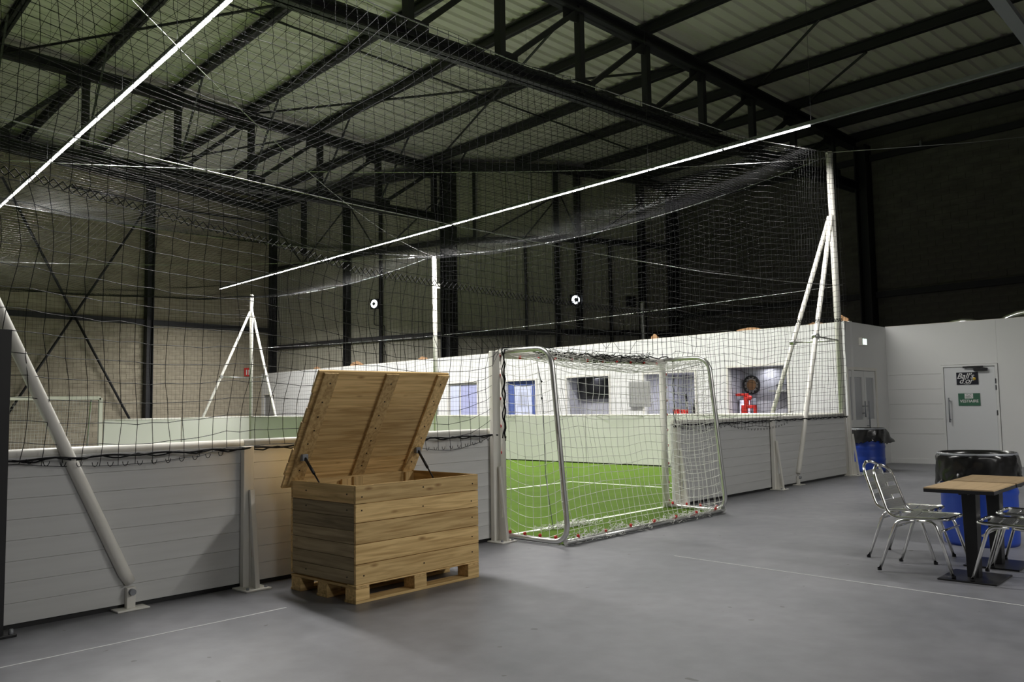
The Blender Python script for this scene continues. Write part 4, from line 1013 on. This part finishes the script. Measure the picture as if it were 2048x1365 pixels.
# ============================================================ TABLES
def table(label, x, y):
    t = thing('cafe_table', label, 'table', (x, y, 0), 0, None)
    obj('tabletop', MB().box(-.32, .32, -.235, .235, .667, .69), WTAN, t)
    obj('top_edging', MB().box(-.322, .322, -.237, .237, .655, .682), BLACKP, t, bevel=.003)
    obj('column', MB().add([(-.065, -.05, .65), (.065, -.05, .65), (.065, .05, .65), (-.065, .05, .65), (-.05, -.04, .01), (.05, -.04, .01), (.05, .04, .01), (-.05, .04, .01)],
        [(0, 1, 2, 3), (7, 6, 5, 4), (0, 4, 5, 1), (1, 5, 6, 2), (2, 6, 7, 3), (3, 7, 4, 0)]), BLACK, t, bevel=.004)
    obj('base_plate', MB().box(-.23, .23, -.2, .2, 0, .012), BLACK, t, bevel=.004)
    obj('top_bracket', MB().box(-.2, .2, -.03, .03, .635, .656).box(-.03, .03, -.2, .2, .635, .656), BLACK, t)
    return t
table('oak-topped cafe table with black pedestal, nearest the wooden box', 7.12, -4.12)
table('oak-topped cafe table with black pedestal, right behind the first table', 7.80, -4.12)

# ============================================================ CHAIRS
def make_chair(label):
    t = thing('aluminium_chair', label, 'chair'); r = .0125; ws = .2
    for s in (-1, 1):
        # side tube: seat front curve -> seat side -> back upright
        obj('side_frame', MB().tube(bend([(s*.05, .235, .425), (s*ws, .235, .425), (s*(ws+.012), -.14, .415), (s*(ws+.0), -.20, .45), (s*(ws-.015), -.305, .765), (s*.05, -.33, .80)], .07, 7), r, 10), CHROME, t)
        obj('leg', MB().tube(bend([(s*(ws+.01), .02, .405), (s*(ws+.012), .15, .40), (s*(ws+.035), .27, 0.005)], .05), r, 10), CHROME, t)
        obj('leg', MB().tube(bend([(s*(ws+.01), .0, .402), (s*(ws+.012), -.13, .395), (s*(ws+.035), -.27, .005)], .05), r, 10), CHROME, t)
        for y in (.27, -.27): obj('foot_cap', MB().lathe([(0, 0), (.016, 0), (.016, .02)], c=(s*(ws+.035), y, 0), n=10), BLACKP, t)
    for y, z in ((.19, .335), (-.165, .335)):
        obj('stretcher', MB().tube([(-(ws+.018), y, z), (ws+.018, y, z)], .009, 8), CHROME, t)
    obj('back_top', MB().tube([(-.06, -.33, .80), (.06, -.33, .80)], r, 10), CHROME, t)
    obj('seat_front', MB().tube([(-.06, .235, .425), (.06, .235, .425)], r, 10), CHROME, t)
    def slat(y0, z0, y1, z1, ribs):
        mb = MB()
        for k in range(ribs):
            f0 = k/ribs; f1 = (k+.82)/ribs; n = 8
            vs = []; fs = []
            for j in range(n+1):
                u = -1+2*j/n; dip = .018*(1-u*u)
                for f in (f0, f1):
                    y = y0+(y1-y0)*f; z = z0+(z1-z0)*f
                    if abs(z1-z0) > abs(y1-y0): vs += [(u*ws*.98, y-dip, z), (u*ws*.98, y-dip-.006, z)]
                    else: vs += [(u*ws*1.0, y, z-dip), (u*ws*1.0, y, z-dip-.006)]
            for j in range(n):
                a = j*4; b = a+4; fs += [(a, b, b+2, a+2), (a+1, a+3, b+3, b+1), (a, a+1, b+1, b), (a+2, b+2, b+3, a+3)]
            mb.add(vs, fs, False)
        return mb
    for f0, f1 in ((.06, .27), (.37, .58), (.68, .89)):
        Y = lambda f: -.20-.105*f; Z = lambda f: .45+.315*f
        obj('back_slat', slat(Y(f0), Z(f0), Y(f1), Z(f1), 6), ALU, t)
    for k in range(4):
        y0 = -.15+k*.093; obj('seat_slat', slat(y0, .425, y0+.078, .425, 6), ALU, t)
    return t
c0 = make_chair('polished aluminium chair nearest the box, on the near table\'s left side')
c0.location = (7.17, -3.76, .012); c0.rotation_euler = (0, 0, math.pi-.02); c0['group'] = 'aluminium chairs around the cafe tables'
dup(c0, (7.74, -3.47, 0), math.pi-.02, 'polished aluminium chair behind the first one, set farther from the camera')
dup(c0, (7.15, -4.42, .012), .03, 'polished aluminium chair at right picture edge, nearer the camera, legs over base plate')
dup(c0, (7.80, -4.40, .012), .03, 'polished aluminium chair at right picture edge, behind the nearer one')

# ============================================================ DRUMS
def drum(label, x, y, r, h, flap, seed):
    random.seed(seed); t = thing('waste_drum', label, 'drum', (x, y, 0)); pr_ = []
    for k in range(25):
        z = h*k/24; rr = r*(1-.03*math.exp(-((z)/.03)**2))+(.010 if k in (7, 14) else 0); pr_.append((rr, z))
    obj('drum_body', MB().lathe([(0, .0)]+pr_+[(r-.01, h)], n=40), BLUE, t)
    mb = MB(); n = 56; rows = [(h-.12, .90), (h-.02, .93), (h+.016, .97), (h+.016, 1.03), (h-.03, 1.06), (h-.07, 1.08), (h-.12, 1.09), (h-.17, 1.10), (h-.21, 1.10), (h-.25, 1.11)]
    vs = []; fs = []
    for i, (z, s) in enumerate(rows):
        for k in range(n):
            a = 2*math.pi*k/n; w_ = .011*math.sin(a*11+i*.9+seed)*random.uniform(.4, 1.3)+random.uniform(-.007, .007) if i > 3 else 0
            zz = z+(.03*math.sin(a*3+seed)+.02*random.uniform(-1, 1) if i >= 8 else 0)
            rr = r*s+w_
            if flap and i > 3:
                da = (a-flap+math.pi) % (2*math.pi)-math.pi
                if abs(da) < .45: rr += (1-abs(da)/.45)*.12*(i-3)/4; 
            vs.append((rr*math.cos(a), rr*math.sin(a), zz))
    for i in range(len(rows)-1):
        for k in range(n): fs.append((i*n+k, i*n+(k+1) % n, (i+1)*n+(k+1) % n, (i+1)*n+k))
    mb.add(vs, fs, True); obj('bin_liner', mb, BAG, t)
    mb = MB(); a_ = [(1.022*r*math.cos(2*math.pi*k/40), 1.022*r*math.sin(2*math.pi*k/40), h-.0) for k in range(40)]; mb.tube(a_, .014, 8, closed=True); obj('rim_ring', mb, GREY, t)
    mb = MB(); mb.lathe([(0, h-.28), (r*.6, h-.26), (r*.92, h-.12)], n=32); obj('liner_inside', mb, BAG, t)
    return t
drum('blue waste drum with black liner beside the far corner pole', 16.42, .02, .30, .80, -math.pi*.3, 3)
drum('large blue waste drum with black liner behind the cafe tables', 8.86, -4.02+.28, .32, .83, None, 5)
